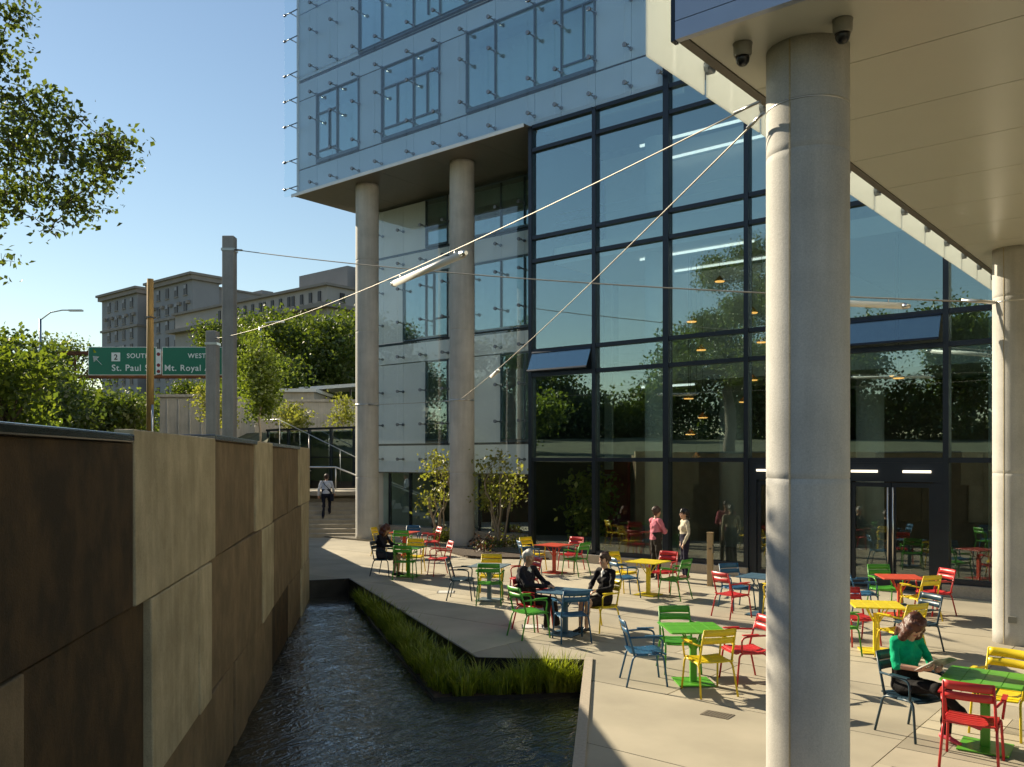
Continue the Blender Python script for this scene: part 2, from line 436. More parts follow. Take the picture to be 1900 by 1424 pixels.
def tree(name, base, trunk_h, trunk_r, blobs, nleaf, leaf, lmat, label, cat='tree', group=None, seed=1, bark=None, limbs=True, stems=1, shell=0.35, twigs=0, chain=False):
    rng = random.Random(seed)
    root = empty(name, base, 0, label, cat, group)
    mb = MB()
    if stems == 1:
        limb_tube(mb, (0, 0, -0.2), (rng.uniform(-.1, .1) * trunk_h * .3, rng.uniform(-.1, .1) * trunk_h * .3, trunk_h), trunk_r, trunk_r * 0.6, rng, 10, 0.06, 6)
        tops = [Vector((0, 0, trunk_h * f)) for f in (0.6, 0.75, 0.9, 1.0)]
    else:
        tops = []
        for k in range(stems):
            a = 2 * math.pi * k / stems + rng.uniform(-.3, .3)
            top = Vector((math.cos(a), math.sin(a), 0)) * trunk_h * rng.uniform(.15, .38) + Vector((0, 0, trunk_h * rng.uniform(.85, 1.1)))
            limb_tube(mb, (math.cos(a) * .07, math.sin(a) * .07, -0.1), top, trunk_r, trunk_r * 0.35, rng, 7, 0.10, 6)
            tops.append(top)
    if chain:
        nodes = [(t, trunk_r * .55) for t in tops]
        c0 = Vector((0, 0, trunk_h))
        for b in sorted(blobs, key=lambda q: (Vector(q[:3]) - c0).length):
            c = Vector(b[:3])
            par, pr = min(nodes, key=lambda q: (q[0] - c).length)
            r0 = max(.012, min(pr * .72, .14))
            limb_tube(mb, par, c, r0, r0 * .5, rng, 6, 0.18)
            nodes.append((c, r0 * .8))
            for _ in range(4):
                d = Vector((rng.gauss(0, 1), rng.gauss(0, 1), rng.gauss(0, .8))).normalized()
                limb_tube(mb, c, c + Vector((d.x * b[3], d.y * b[4], d.z * b[5])), r0 * .3, .004, rng, 4, 0.2, 3)
    if limbs and not chain:
        for b in blobs:
            c = Vector(b[:3])
            st = min(tops, key=lambda t: (t - c).length) if stems > 1 else rng.choice(tops)
            r0 = trunk_r * (0.42 if stems == 1 else 0.3)
            limb_tube(mb, st, c, r0, r0 * 0.3, rng, 6, 0.16)
            for _ in range(2 + twigs):
                d = Vector((rng.gauss(0, 1), rng.gauss(0, 1), rng.gauss(0, .8))).normalized()
                e = c + Vector((d.x * b[3], d.y * b[4], d.z * b[5])) * 0.85
                limb_tube(mb, c.lerp(st, 0.25), e, r0 * 0.32, r0 * 0.07, rng, 5, 0.2, 4)
    mb.build('trunk', bark or M['bark'], root, smooth=True)
    link('crown', leaves_mesh('crown', blobs, nleaf, leaf, lmat, seed, shell), root)
    return root

def wbuild(mb, name, mats, root, smooth=False, bevel=0):
    """child whose vertices are in world coordinates, under an unrotated root"""
    return mb.build(name, mats, root, smooth, bevel, loc=-Vector(root.location))

# ------------------------------------------------------------------ the ground, terrain, plaza
tag(MB().prism([(3000*math.cos(a*math.pi/24), 3000*math.sin(a*math.pi/24)) for a in range(48)], -1.7, -1.5).build('ground', M['ground']), kind='structure')

def terrain():
    bp = [((20, -22.0), (-.6, -.8)), ((4.2, -6.9), (-.69, -.72)), ((-1.6, -1.5), (-.69, -.72)), ((-9.5, 5.6), (-.69, -.72)), ((-17.9, 13.1), (-.75, -.65)),
          ((-29.3, 19.0), (-.85, -.3)), ((-34.0, 23.6), (-.95, 0)), ((-38.6, 27.3), (-.9, .4)), ((-33, 27.3), (-.6, .8)), ((-28.3, 27.3), (-.5, .86)), ((-28.3, 60), (-.2, 1))]
    offs = [(0, 2.85), (1.5, 2.9), (5, 3.1), (14, 3.6), (32, 4.4), (70, 5.5), (150, 8), (600, 14)]
    offs2 = [(0, 4.2), (1.5, 4.3), (5, 4.4), (14, 4.7), (32, 5.2), (70, 6), (150, 8), (600, 14)]
    rng = random.Random(4)
    v = []; f = []; n = len(offs) + 1
    for i, (b, o) in enumerate(bp):
        v.append((b[0], b[1], -1.4))
        for (r_, z) in (offs2 if i >= 7 else offs):
            v.append((b[0] + o[0] * r_, b[1] + o[1] * r_, z + (rng.uniform(-.06, .06) if r_ else 0)))
    for i in range(len(bp) - 1):
        for k in range(n - 1):
            f.append((i*n + k, i*n + k + 1, (i+1)*n + k + 1, (i+1)*n + k))
    return MB().add(v, f)
tag(terrain().build('terrain', M['terrain']), kind='structure')

PLAZA = [(-17.58, 13.52), (-17.06, 14.43), (-8.85, 9.95), (-7.41, 10.91), (-4.9, 7.08), (2.0, -3.45), (9, -3.45), (9, 24.4), (-31, 24.4), (-31, 17.2)]
def clip(poly, rect):
    x0, y0, x1, y1 = rect
    for ax, lim, sg in ((0, x0, 1), (0, x1, -1), (1, y0, 1), (1, y1, -1)):
        out = []
        for i, p in enumerate(poly):
            q = poly[i - 1]
            pin = (p[ax] - lim) * sg >= 0; qin = (q[ax] - lim) * sg >= 0
            if pin != qin:
                t = (lim - q[ax]) / (p[ax] - q[ax])
                out.append((q[0] + (p[0] - q[0]) * t, q[1] + (p[1] - q[1]) * t))
            if pin: out.append(p)
        poly = out
        if len(poly) < 3: return []
    res = []
    for p in poly:
        if not res or math.hypot(p[0] - res[-1][0], p[1] - res[-1][1]) > 1e-4: res.append(p)
    if len(res) > 2 and math.hypot(res[0][0] - res[-1][0], res[0][1] - res[-1][1]) < 1e-4: res.pop()
    area = abs(sum(res[i-1][0]*res[i][1] - res[i][0]*res[i-1][1] for i in range(len(res)))) / 2 if len(res) > 2 else 0
    return res if area > 0.01 else []
plaza = tag(MB().prism(PLAZA, -0.30, -0.022).build('plaza', M['joint']), kind='structure')
rng = random.Random(3)
gap = 0.007
yj = [7.70 + 2.2 * k for k in range(-6, 9)]
for j in range(len(yj) - 1):
    off = 1.1 if j % 2 else 0.0
    xs = [-31.2 + off + 3.5 * k for k in range(0, 9)]
    xs = [x for x in xs if x < -4.2] + [-2.75]
    if off: xs = [-34] + xs
    for x0, x1 in zip(xs[:-1], xs[1:]):
        pl = clip(PLAZA, (x0 + gap, yj[j] + gap, x1 - gap, yj[j + 1] - gap))
        if pl: MB().prism(pl, -0.021, rng.uniform(-.0008, .0008)).build('paving_slab', M['slab'], plaza)
for j in range(40):
    y0 = -3.4 + j * 0.62
    x = -2.75 - (0.45 if j % 2 else 0)
    while x < 6.6:
        wd = rng.choice((0.9, 0.9, 1.2, 0.6))
        a = max(x, -2.75)
        if y0 > 3.5 and y0 < 21 and x + wd > -2.7:
            pl = clip(PLAZA, (a + .004, y0 + .004, x + wd - .004, y0 + .616))
            if pl: MB().prism(pl, -0.021, rng.uniform(-.0012, .0012)).build('paver', M['paver'], plaza)
        x += wd

# channel: steel plates on the plaza side, granite kerb, water, sedge bed
def plate_run(pts, z0, z1, th, mat_, name, side=1, **k):
    mb = MB()
    for q_, (a, b) in enumerate(zip(pts[:-1], pts[1:])):
        z1 -= .002 * q_
        d = Vector((b[0] - a[0], b[1] - a[1], 0)); L_ = d.length; d.normalize()
        nrm = Vector((d.y, -d.x, 0)) * side
        c = Vector(((a[0] + b[0]) / 2, (a[1] + b[1]) / 2, (z0 + z1) / 2)) + nrm * th / 2
        mb.obox(c, d, nrm, (0, 0, 1), L_ / 2 + th * 0.4, th / 2, (z1 - z0) / 2)
    return tag(mb.build(name, mat_), kind='structure')
plate_run(PLAZA[0:4], -1.3, 0.012, 0.035, M['steel_dark'], 'channel_edge_plate')
plate_run([PLAZA[3], PLAZA[5]], -1.3, 0.03, 0.12, M['kerb'], 'channel_kerb')

WA = Vector((-1.34, -1.10, 0)); WT = Vector((-0.7432, 0.6691, 0)); WNn = Vector((0.6691, 0.7432, 0))
def water():
    ns, nn = 330, 110
    S = np.linspace(-9, 23.5, ns); T = np.linspace(-0.1, 10.5, nn)
    s, t = np.meshgrid(S, T, indexing='ij')
    z = np.zeros_like(s)
    rg = np.random.default_rng(5)
    for _ in range(34):
        th = rg.normal(0.2, 0.9); k = rg.uniform(3, 17); ph = rg.uniform(0, 6.28)
        z += np.sin(k * (s * math.cos(th) + t * math.sin(th)) + ph + 0.6 * np.sin(0.7 * s + ph)) * 0.009 / k
    z = -0.42 + z * 1.0
    X = WA.x + WT.x * s + WNn.x * t; Y = WA.y + WT.y * s + WNn.y * t
    v = np.stack([X, Y, z], -1).reshape(-1, 3)
    i = np.arange(ns - 1)[:, None] * nn + np.arange(nn - 1)[None]
    f = np.stack([i, i + 1, i + nn + 1, i + nn], -1).reshape(-1, 4)
    mb = MB(); mb.v = [tuple(p) for p in v]; mb.f = [tuple(q) for q in f]; mb.m = [0] * len(mb.f)
    return mb
tag(water().build('water', M['water'], smooth=True), kind='structure')
BED = [(-16.2, 13.90), (-8.76, 8.95), (-7.32, 10.5), (-7.45, 10.85), (-8.87, 9.92)]
tag(MB().prism(BED[::-1][::-1], -1.2, -0.40).build('sedge_bed', M['soil']), kind='structure')
plate_run([BED[0], BED[1], BED[2]], -1.2, -0.375, 0.025, M['steel_dark'], 'bed_edge_plate', side=1)
def sedge():
    rg = random.Random(12); mb = MB()
    A0, A1, B0, B1 = Vector((-16.1, 13.85, 0)), Vector((-8.85, 9.85, 0)), Vector((-8.74, 9.0, 0)), Vector((-7.4, 10.75, 0))
    clumps = []
    for i in range(230):
        t = rg.random() ** 0.8
        p = A0.lerp(A1, t).lerp(A0.lerp(B0, t), rg.uniform(.03, .97))
        if rg.random() < 0.88: clumps.append((p, rg.choice((.20, .26, .32, .38, .50)) * rg.uniform(.85, 1.15)))
    for i in range(70):
        t = rg.random()
        p = Vector((-8.78, 9.85, 0)).lerp(Vector((-7.5, 10.72, 0)), t).lerp(Vector((-8.7, 9.1, 0)).lerp(Vector((-7.42, 10.45, 0)), t), rg.uniform(.1, .95))
        clumps.append((p, rg.choice((.24, .30, .38, .58)) * rg.uniform(.8, 1.1)))
    for p, h in clumps:
        for k in range(62):
            a = rg.uniform(0, 6.283); r_ = rg.uniform(0, .09)
            b = p + Vector((math.cos(a) * r_, math.sin(a) * r_, -0.40))
            lean = rg.uniform(.05, .75) * h; hh = h * rg.uniform(.55, 1.1)
            d = Vector((math.cos(a), math.sin(a), 0)); sd = Vector((-d.y, d.x, 0)) * 0.006
            m1 = b + d * lean * .35 + Vector((0, 0, hh * .62)); tp = b + d * lean + Vector((0, 0, hh * rg.uniform(.75, 1.0)))
            mb.add([b - sd, b + sd, m1 + sd, m1 - sd, tp], [(0, 1, 2, 3), (3, 2, 4)])
    return mb
tag(sedge().build('sedge_grass', M['grass']), 'green sedge grass growing along the water channel edge', 'grass', kind='stuff')

# retaining wall of stacked concrete panels
rw = empty('retaining_wall', (WA.x, WA.y, -1.2), math.atan2(WT.y, WT.x), 'tall retaining wall of pale and brown concrete panels beside the water channel', 'wall')
MB().box(-9, 0.10, 0, 21.8, 0.62, 4.285).build('core', M['conc_mid'], rw)
Z = 1.2
rg = random.Random(8)
tiers = [
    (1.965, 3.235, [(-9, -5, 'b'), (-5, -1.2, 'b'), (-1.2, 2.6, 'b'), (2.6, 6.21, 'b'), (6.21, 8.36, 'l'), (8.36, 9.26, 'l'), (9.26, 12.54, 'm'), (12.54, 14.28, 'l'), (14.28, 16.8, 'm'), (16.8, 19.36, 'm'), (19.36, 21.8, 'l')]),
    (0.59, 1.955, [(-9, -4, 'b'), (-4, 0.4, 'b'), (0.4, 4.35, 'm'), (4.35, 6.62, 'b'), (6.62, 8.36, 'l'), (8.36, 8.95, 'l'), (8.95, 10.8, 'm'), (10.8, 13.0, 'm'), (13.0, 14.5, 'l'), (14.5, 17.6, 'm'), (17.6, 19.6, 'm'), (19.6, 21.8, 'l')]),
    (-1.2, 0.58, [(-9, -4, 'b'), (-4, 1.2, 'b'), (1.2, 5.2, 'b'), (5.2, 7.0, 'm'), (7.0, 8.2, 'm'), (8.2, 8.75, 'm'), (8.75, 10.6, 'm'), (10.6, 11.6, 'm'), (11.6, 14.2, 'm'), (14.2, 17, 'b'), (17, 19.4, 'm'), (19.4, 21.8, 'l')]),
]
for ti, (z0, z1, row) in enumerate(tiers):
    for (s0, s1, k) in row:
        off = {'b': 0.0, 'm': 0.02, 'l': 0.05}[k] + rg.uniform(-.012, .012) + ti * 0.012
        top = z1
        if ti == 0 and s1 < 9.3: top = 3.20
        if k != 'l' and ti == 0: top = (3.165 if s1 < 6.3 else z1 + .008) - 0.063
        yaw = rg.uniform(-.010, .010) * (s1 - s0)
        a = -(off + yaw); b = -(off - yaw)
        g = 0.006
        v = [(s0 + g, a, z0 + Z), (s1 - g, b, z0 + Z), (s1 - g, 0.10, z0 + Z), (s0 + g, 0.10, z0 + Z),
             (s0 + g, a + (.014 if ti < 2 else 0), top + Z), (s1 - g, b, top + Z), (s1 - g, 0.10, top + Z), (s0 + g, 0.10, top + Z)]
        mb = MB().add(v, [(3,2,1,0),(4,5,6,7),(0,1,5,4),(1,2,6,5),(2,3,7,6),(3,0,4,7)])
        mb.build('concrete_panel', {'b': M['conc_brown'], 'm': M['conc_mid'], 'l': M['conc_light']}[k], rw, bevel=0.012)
for (s0, s1) in ((-9, 6.2), (9.27, 12.53), (14.29, 19.35)):
    ct = 3.165 if s1 < 6.3 else 3.243
    MB().box(s0, -0.045, ct - .06 + Z, s1, 0.64, ct + Z).build('coping', M['coping'], rw, bevel=0.012)

# stairs up to the street
sd = Vector((-0.70, 0.714, 0)); sw = Vector((0.714, 0.70, 0))
s0 = Vector((-26.9, 20.95, 0))
stair = empty('stairs', s0, 0, 'pale stone steps climbing beside the glass building', 'stairs')
M['stone'] = mat('stair_stone', (0.38, 0.33, 0.25), 0.8, var=0.1, scale=5, bump=0.1)
for k in range(11):
    c = s0 + sd * (0.37 * k + 0.6) + sw * (-0.35)
    MB().obox(c + Vector((0, 0, 0.15 * k + 0.060)), sd, sw, (0, 0, 1), 0.6 if k < 10 else 1.8, 2.3, 0.085).build('step', M['stone'], stair, bevel=0.01, loc=-s0)
    MB().obox(c + sd * 0.1 + Vector((0, 0, (0.15 * k - .03) / 2 - .06)), sd, sw, (0, 0, 1), 0.58, 2.28, max(0.02, (0.15 * k - .02) / 2)).build('riser', M['stone'], stair, loc=-s0)
def rail(pts, posts, name, label, r=0.024):
    root = empty(name, posts[0][0], 0, label, 'railing')
    wbuild(MB().tube(pts, r, 8), 'handrail', M['steel'], root, True)
    for a, b in posts: wbuild(MB().tube([a, b], r * 0.8, 8), 'post', M['steel'], root, True)
    return root
sR = s0 + sw * 1.80; sL = s0 + sw * (-0.75)
def onst(base, run, h): return base + sd * run + Vector((0, 0, 0.15 * (run / 0.37) + h))
for base, lab in ((sR, 'steel handrail on the building side of the lower steps'), (sL, 'steel handrail on the wall side of the lower steps')):
    pts = [onst(base, 0.2, .95), onst(base, 3.7, .95), onst(base, 3.7, .95) + sd * 1.2]
    rail(pts, [(onst(base, r_, .02), onst(base, r_, .95)) for r_ in (0.3, 1.5, 2.6, 3.7)], 'stair_railing', lab)
cap = s0 + sd * 5.0 + Vector((0, 0, 1.60))
rail([cap - sw * 2.2 + Vector((0, 0, 1.0)), cap + sw * 0.3 + Vector((0, 0, 1.0)), cap + sw * 2.3 + sd * -.4 + Vector((0, 0, .2))],
     [(cap - sw * 2.2, cap - sw * 2.2 + Vector((0, 0, 1))), (cap + sw * .3, cap + sw * .3 + Vector((0, 0, 1)))], 'landing_railing', 'bright steel rail across the stair landing above the walking man', 0.035)
rail([Vector((-38, 26.4, 4.9)), Vector((-36.6, 26.4, 4.9)), Vector((-29.5, 26.4, 2.6))], [(Vector((x, 26.4, 1.8)), Vector((x, 26.4, 4.9 - (x + 36.6) * .324))) for x in (-36.5, -34.2, -31.9, -29.6)], 'upper_stair_railing', 'sloping steel handrail in front of the dark glass screen', 0.02)
# glass screen behind the stairs
scr = empty('glass_screen', (-34.2, 27.0, 1.7), 0, 'dark framed glass screen above the stairs', 'screen')
for k, x in enumerate([-38.3, -36.6, -34.95, -33.3, -31.65, -30.0, -28.35]):
    wbuild(MB().box(x - .05, 26.95, 1.7, x + .05, 27.09, 4.36), 'post', M['frame'], scr)
    if k:
        wbuild(MB().box(x - 1.6, 27.0, 1.9, x - .055, 27.02, 3.0), 'glass_pane', M['glass_win'], scr)
        wbuild(MB().box(x - 1.6, 27.0, 3.06, x - .055, 27.02, 4.3), 'glass_pane', M['glass_win'], scr)
wbuild(MB().box(-38.4, 26.93, 4.36, -28.3, 27.11, 4.46), 'top_rail', M['frame'], scr)
wbuild(MB().box(-38.4, 26.96, 3.01, -28.3, 27.08, 3.05), 'mid_rail', M['frame'], scr)
wbuild(MB().box(-38.4, 27.14, 1.0, -28.3, 27.4, 4.25), 'back_wall', M['int_dark'], scr)

# ------------------------------------------------------------------ the glass building
B = empty('glass_building', (-16.0, 21.0, 0), 0, 'large modern building with blue glass walls and fritted upper floors', 'building')
ub = {}
def wb(name, mat_, x0, y0, z0, x1, y1, z1, root=B, bevel=0, parent=None, rot=None):
    """box part placed by its world bounds, mesh centred on itself"""
    hx, hy, hz = abs(x1 - x0) / 2, abs(y1 - y0) / 2, abs(z1 - z0) / 2
    o = MB().box(-hx, -hy, -hz, hx, hy, hz).build(name, mat_, parent or root, bevel=bevel)
    c = Vector(((x0 + x1) / 2, (y0 + y1) / 2, (z0 + z1) / 2))
    o.location = c - Vector(root.location) - (parent.location if parent else Vector())
    if rot: o.rotation_euler = rot
    return o
rg = random.Random(21)
def jit(a=0.0012): return (rg.uniform(-a, a), 0, rg.uniform(-a, a))
MX = [-16.5, -14.19, -11.87, -9.58, -7.26, -4.94, -2.62, -0.30, 2.0]
TZ = [0.30, 2.95, 5.49, 6.21, 8.92, 9.62, 12.26, 12.96, 15.70, 16.40, 19.0]
for i, x in enumerate(MX):
    top = 12.96 if x < -11.9 else 19.0
    w_ = 0.06 if i != 2 else 0.085
    wb('mullion', M['frame'], x - w_, 20.93, 0.0 if -9.7 < x < -4.9 else 0.30, x + w_, 21.16, top)
for i in range(len(MX) - 1):
    xa, xb = MX[i] + 0.063, MX[i + 1] - 0.063
    if i == 2: xa += .025
    if i == 1: xb -= .025
    door = i in (3, 4)
    for k, z in enumerate(TZ):
        if z > 13 and MX[i] < -11.9: continue
        if k == 0 and door: continue
        wb('transom', M['frame'], xa, 20.95, z - .055, xb, 21.14, z + .055)
        if k + 1 >= len(TZ): continue
        z1 = TZ[k + 1]
        if z1 > 13 and MX[i] < -11.9: continue
        g = M['glass_dark'] if k == 0 else M['glass']
        if k == 2 and i in (0, 4):
            h = z1 - z - .11
            o = wb('vent_window', M['glass'], xa + .03, 21.0, z + .06, xb - .03, 21.02, z1 - .06, rot=(R(-24), 0, 0))
            o.location = Vector(((xa + xb) / 2, 21.0 - math.sin(R(24)) * h / 2 - .06, z1 - .06 - math.cos(R(24)) * h / 2)) - Vector(B.location)
            for zz in (-h / 2, h / 2):
                MB().box(-(xb - xa) / 2 + .02, -.03, zz - .025, (xb - xa) / 2 - .02, .03, zz + .025).build('sash_bar', M['frame'], o)
            continue
        wb('glass_pane', g, xa, 21.045, z + .056, xb, 21.057, z1 - .056, rot=jit())
# doors
M['door_lamp'] = mat('door_light_bar', (1.0, 0.86, 0.66), 0.4, emit=1.0)
for i in (3, 4):
    xa, xb = MX[i] + 0.063, MX[i + 1] - 0.063
    xm = (xa + xb) / 2
    wb('door_header', M['frame'], xa, 20.96, 2.46, xb, 21.12, 2.894)
    for s in (-1, 1):
        xj = xa if s < 0 else xb
        wb('door_jamb', M['frame'], xj, 20.97, 0.0, xj - s * 0.20, 21.11, 2.46)
        dx0, dx1 = (xa + .205, xm - .006) if s < 0 else (xm + .006, xb - .205)
        d = wb('door', M['glass_dark'], dx0 + .09, 21.03, .22, dx1 - .09, 21.05, 2.34)
        hw, hh = (dx1 - dx0) / 2, 1.22
        for bx in ((-hw, -hw + .09, -hh, hh), (hw - .09, hw, -hh, hh)):
            MB().box(bx[0], -.03, bx[2] - .03, bx[1], .03, bx[3] - .065).build('stile', M['frame'], d)
        MB().box(-hw + .0905, -.03, -hh - .03, hw - .0905, .03, -hh + .17).build('rail', M['frame'], d)
        MB().box(-hw + .0905, -.03, hh - .165, hw - .0905, .03, hh - .065).build('rail', M['frame'], d)
        hx = (hw - .05) * (-s)
        hm = MB().tube([(hx, -.10, -.95), (hx, -.10, 1.05)], .020, 8)
        for zz in (-.8, .9): hm.tube([(hx, -.10, zz), (hx, -.02, zz)], .012, 6)
        hm.build('handle', M['steel'], d, smooth=True)
        wb('light_bar', M['door_lamp'], xm + s * .28, 20.88, 2.665, xm + s * .86, 20.955, 2.72)
for xa, xb in ((-16.6, MX[3] + .06), (MX[5] - .06, 8)):
    wb('curb', M['kerb'], xa, 20.84, -.02, xb, 21.20, .245, bevel=.01)
# interior
wb('interior_floor', M['int_floor'], -28, 21.25, 0.01, 6, 34, 0.06)
wb('floor_slab', M['int_white'], -16.3, 25.2, 5.45, 6, 34, 5.95)
wb('floor_slab', M['int_white'], -16.3, 21.9, 8.95, -9.7, 34, 9.45)
wb('floor_slab', M['int_white'], -9.6, 24.4, 8.95, 6, 34, 9.45)
wb('floor_slab', M['int_white'], -27.5, 24.7, 12.35, 6, 34, 12.9)
wb('floor_slab', M['int_white'], -27.5, 21.5, 16.8, 6, 34, 17.2)
wb('room_wall', M['int_white'], -16.2, 25.4, 6.0, -9.7, 25.5, 8.9)
wb('room_wall', M['int_white'], -16.2, 24.6, 9.5, -9.7, 24.7, 12.3)
wb('back_wall', M['int_wall'], -28, 33.6, 0, 6, 34.2, 21)
wb('core_wall', M['int_dark'], -13.6, 28.0, 0.06, -10.4, 32, 5.4)
wb('core_wall', M['int_dark'], -8.8, 29.0, 0.06, -1.4, 32, 5.4)
wb('core_wall', M['int_wall'], -16.2, 29.5, 9.5, -12, 32, 12.3)
for x, y, z0_, z1_ in ((-17.3, 22.7, .06, 12.3), (-13.1, 22.7, .06, 8.95), (-13.1, 22.7, 9.45, 12.3), (-8.6, 23.0, .06, 12.3), (-4.1, 23.0, .06, 12.3), (-13.1, 27.5, .06, 5.4), (-8.6, 27.5, .06, 5.4)):
    m_ = MB().lathe([(.40, z0_), (.40, z1_)], 28, (x, y, 0))
    wbuild(m_, 'interior_column', M['int_white'], B, True)
for z_ in (5.95, 9.45):
    y_ = 25.15 if z_ < 7 else 21.85
    for q in range(4):
        wbuild(MB().tube([(-16.2, y_, z_ + .25 + .25 * q), (-9.8, y_, z_ + .25 + .25 * q)], .014, 6), 'guard_rail', M['steel'], B, True)
for q in range(4):
    if q % 3 == 0:
        wb('ceiling_light', M['strip_light'], -13.8, 22.8 + q * .5, 12.26, -10.2, 22.83 + q * .5, 12.34)
        wb('ceiling_light', M['strip_light'], -13.8, 22.8 + q * .7, 8.88, -10.2, 22.83 + q * .7, 8.94)
    if q < 2: wb('ceiling_light', M['strip_light'], -15.8 + q * 4.6, 26.2, 5.38, -13.8 + q * 4.6, 26.25, 5.44)

# upper fritted facade with point-fixed outer glass
JX = [-27.87, -26.78, -25.60, -24.38, -23.18, -21.60, -20.36, -19.17, -17.96, -16.40, -15.40, -14.20, -13.01, -11.95]
WIN = [(-26.78, -24.38, 14.06, 16.65), (-23.18, -20.36, 14.06, 16.65), (-19.17, -14.20, 14.06, 16.65), (-24.38, -17.96, 17.46, 19.95), (-16.40, -13.01, 17.46, 19.95)]
rows = [(13.05, 14.00), (14.06, 16.65), (16.69, 17.34), (17.46, 19.95), (19.99, 21.2)]
for z0_, z1_ in rows:
    for xa, xb in zip(JX[:-1], JX[1:]):
        if any(a - .01 <= xa and xb <= b + .01 and c_ - .02 <= z0_ and z1_ <= d_ + .02 for a, b, c_, d_ in WIN): continue
        wb('frit_panel', M['frit'], xa + .008, 21.05, z0_, xb - .008, 21.13, z1_)
for z_ in (14.03, 16.67, 17.40):
    wb('floor_line', M['frame'], -27.87, 21.07, z_ - .028, -11.95, 21.12, z_ + .028)
def window(root, xa, xb, z0_, z1_, y, bars, thick_base=True):
    fr = MB(); cx_, cz_ = (xa + xb) / 2, (z0_ + z1_) / 2
    hx, hz = (xb - xa) / 2, (z1_ - z0_) / 2
    for bx in ((-hx, -hx + .035, -hz, hz), (hx - .035, hx, -hz, hz)): fr.box(bx[0], -.07, bx[2], bx[1], .03, bx[3])
    fr.box(-hx + .036, -.07, hz - .035, hx - .036, .03, hz); fr.box(-hx + .036, -.10, -hz, hx - .036, .03, -hz + (.11 if thick_base else .05))
    o = fr.build('window', M['frame_blue'], root); o.location = Vector((cx_, y, cz_)) - Vector(root.location)
    MB().box(-hx + .036, .0, -hz + .112, hx - .036, .012, hz - .036).build('pane', M['glass_win'], o)
    for b in bars:
        if b[0] == 'v': MB().box(b[1] - cx_ - .02, -.055, (b[2] if len(b) > 2 else z0_ + .12) - cz_, b[1] - cx_ + .02, -.002, (b[3] if len(b) > 2 else z1_ - .06) - cz_).build('mullion', M['frame_blue'], o)
        else: MB().box(b[2] - cx_ + .031, -.05, b[1] - cz_ - .025, b[3] - cx_ - .031, -.003, b[1] - cz_ + .025).build('glazing_bar', M['frame_blue'], o)
    return o
window(B, -26.78, -24.38, 14.06, 16.65, 21.06, [('v', -25.6), ('v', -26.05, 14.5, 15.9), ('h', 15.9, -26.7, -25.63), ('h', 14.5, -26.7, -25.63)])
window(B, -23.18, -20.36, 14.06, 16.65, 21.06, [('v', -21.6), ('v', -22.4, 14.5, 15.9), ('v', -20.95, 14.5, 15.9), ('h', 15.9, -23.1, -20.4), ('h', 14.5, -23.1, -21.63), ('h', 14.5, -21.57, -20.4)])
window(B, -19.17, -14.20, 14.06, 16.65, 21.06, [('v', -17.96), ('v', -16.4), ('v', -15.4), ('v', -14.62, 14.5, 16.1), ('h', 16.1, -15.37, -14.25), ('h', 14.5, -15.37, -14.25)])
window(B, -24.38, -17.96, 17.46, 19.95, 21.06, [('v', -23.18), ('v', -21.6), ('v', -20.36), ('v', -19.17), ('v', -20.9, 17.8, 19.9)])
window(B, -16.40, -13.01, 17.46, 19.95, 21.06, [('v', -15.4), ('v', -14.2)])
wb('room_back', M['int_white'], -27.4, 22.3, 13.3, -12.1, 22.4, 16.75)
wb('room_back', M['int_white'], -27.4, 22.3, 17.25, -12.1, 22.4, 21)
SX = [-28.34] + JX[1:]
for xa, xb in zip(SX[:-1], SX[1:]):
    for z0_, z1_ in ((13.0, 17.33), (17.37, 21.3)):
        wb('skin_pane', M['glass_skin'], xa + .012, 20.70, z0_, xb - .012, 20.714, z1_, rot=jit(.0008))
ft = MB()
ft.tube([(0, 0.36, 0), (0, 0.0, 0)], .022, 8)
ft.tube([(0, .045, 0), (0, -.02, 0)], .062, 12)
ft.tube([(0, .355, 0), (0, .30, 0)], .055, 10)
ft.box(-.10, .05, -.015, .10, .08, .015)
fit_me = ft.mesh('spider_fitting', M['fitting'], True)
fl = MB()
fl.tube([(0, 0.36, 0), (.05, 0.0, 0)], .022, 8); fl.tube([(-.28, .03, 0), (.5, .03, 0)], .022, 8); fl.tube([(-.32, .03, 0), (-.22, .03, 0)], .05, 10)
fitL_me = fl.mesh('edge_fitting', M['coping'], True)
FZ = [13.30, 14.34, 15.70, 16.67, 17.65, 19.0, 20.0]
for x in JX[1:]:
    for z_ in FZ:
        tmax = 20.7 / CS / 1.0
        if z_ > 21 - max(0, (x + 28) * 0.33): continue
        link('spider_fitting', fit_me, B, Vector((x, 20.69, z_)) - Vector(B.location))
for z_ in FZ: link('edge_fitting', fitL_me, B, Vector((-28.05, 20.70, z_)) - Vector(B.location))
wb('end_wall', M['frit_low'], -27.87, 21.14, 13.05, -27.6, 34, 21.2)
wb('corner_trim', M['frit_low'], -27.93, 20.98, 13.05, -27.875, 21.13, 21.2)
for x0_, x1_ in zip([-27.9, -25.6, -23.2, -20.9, -18.6], [-25.61, -23.21, -20.91, -18.61, -16.57]):
    wb('soffit_panel', M['soffit_dark'], x0_, 20.74, 12.99, x1_, 24.9, 13.04)
wb('soffit_edge', M['frit_low'], -27.9, 20.70, 12.93, -16.57, 20.735, 13.045)
wb('return_wall', M['frame'], -16.50, 21.17, .3, -16.44, 24.9, 12.95)

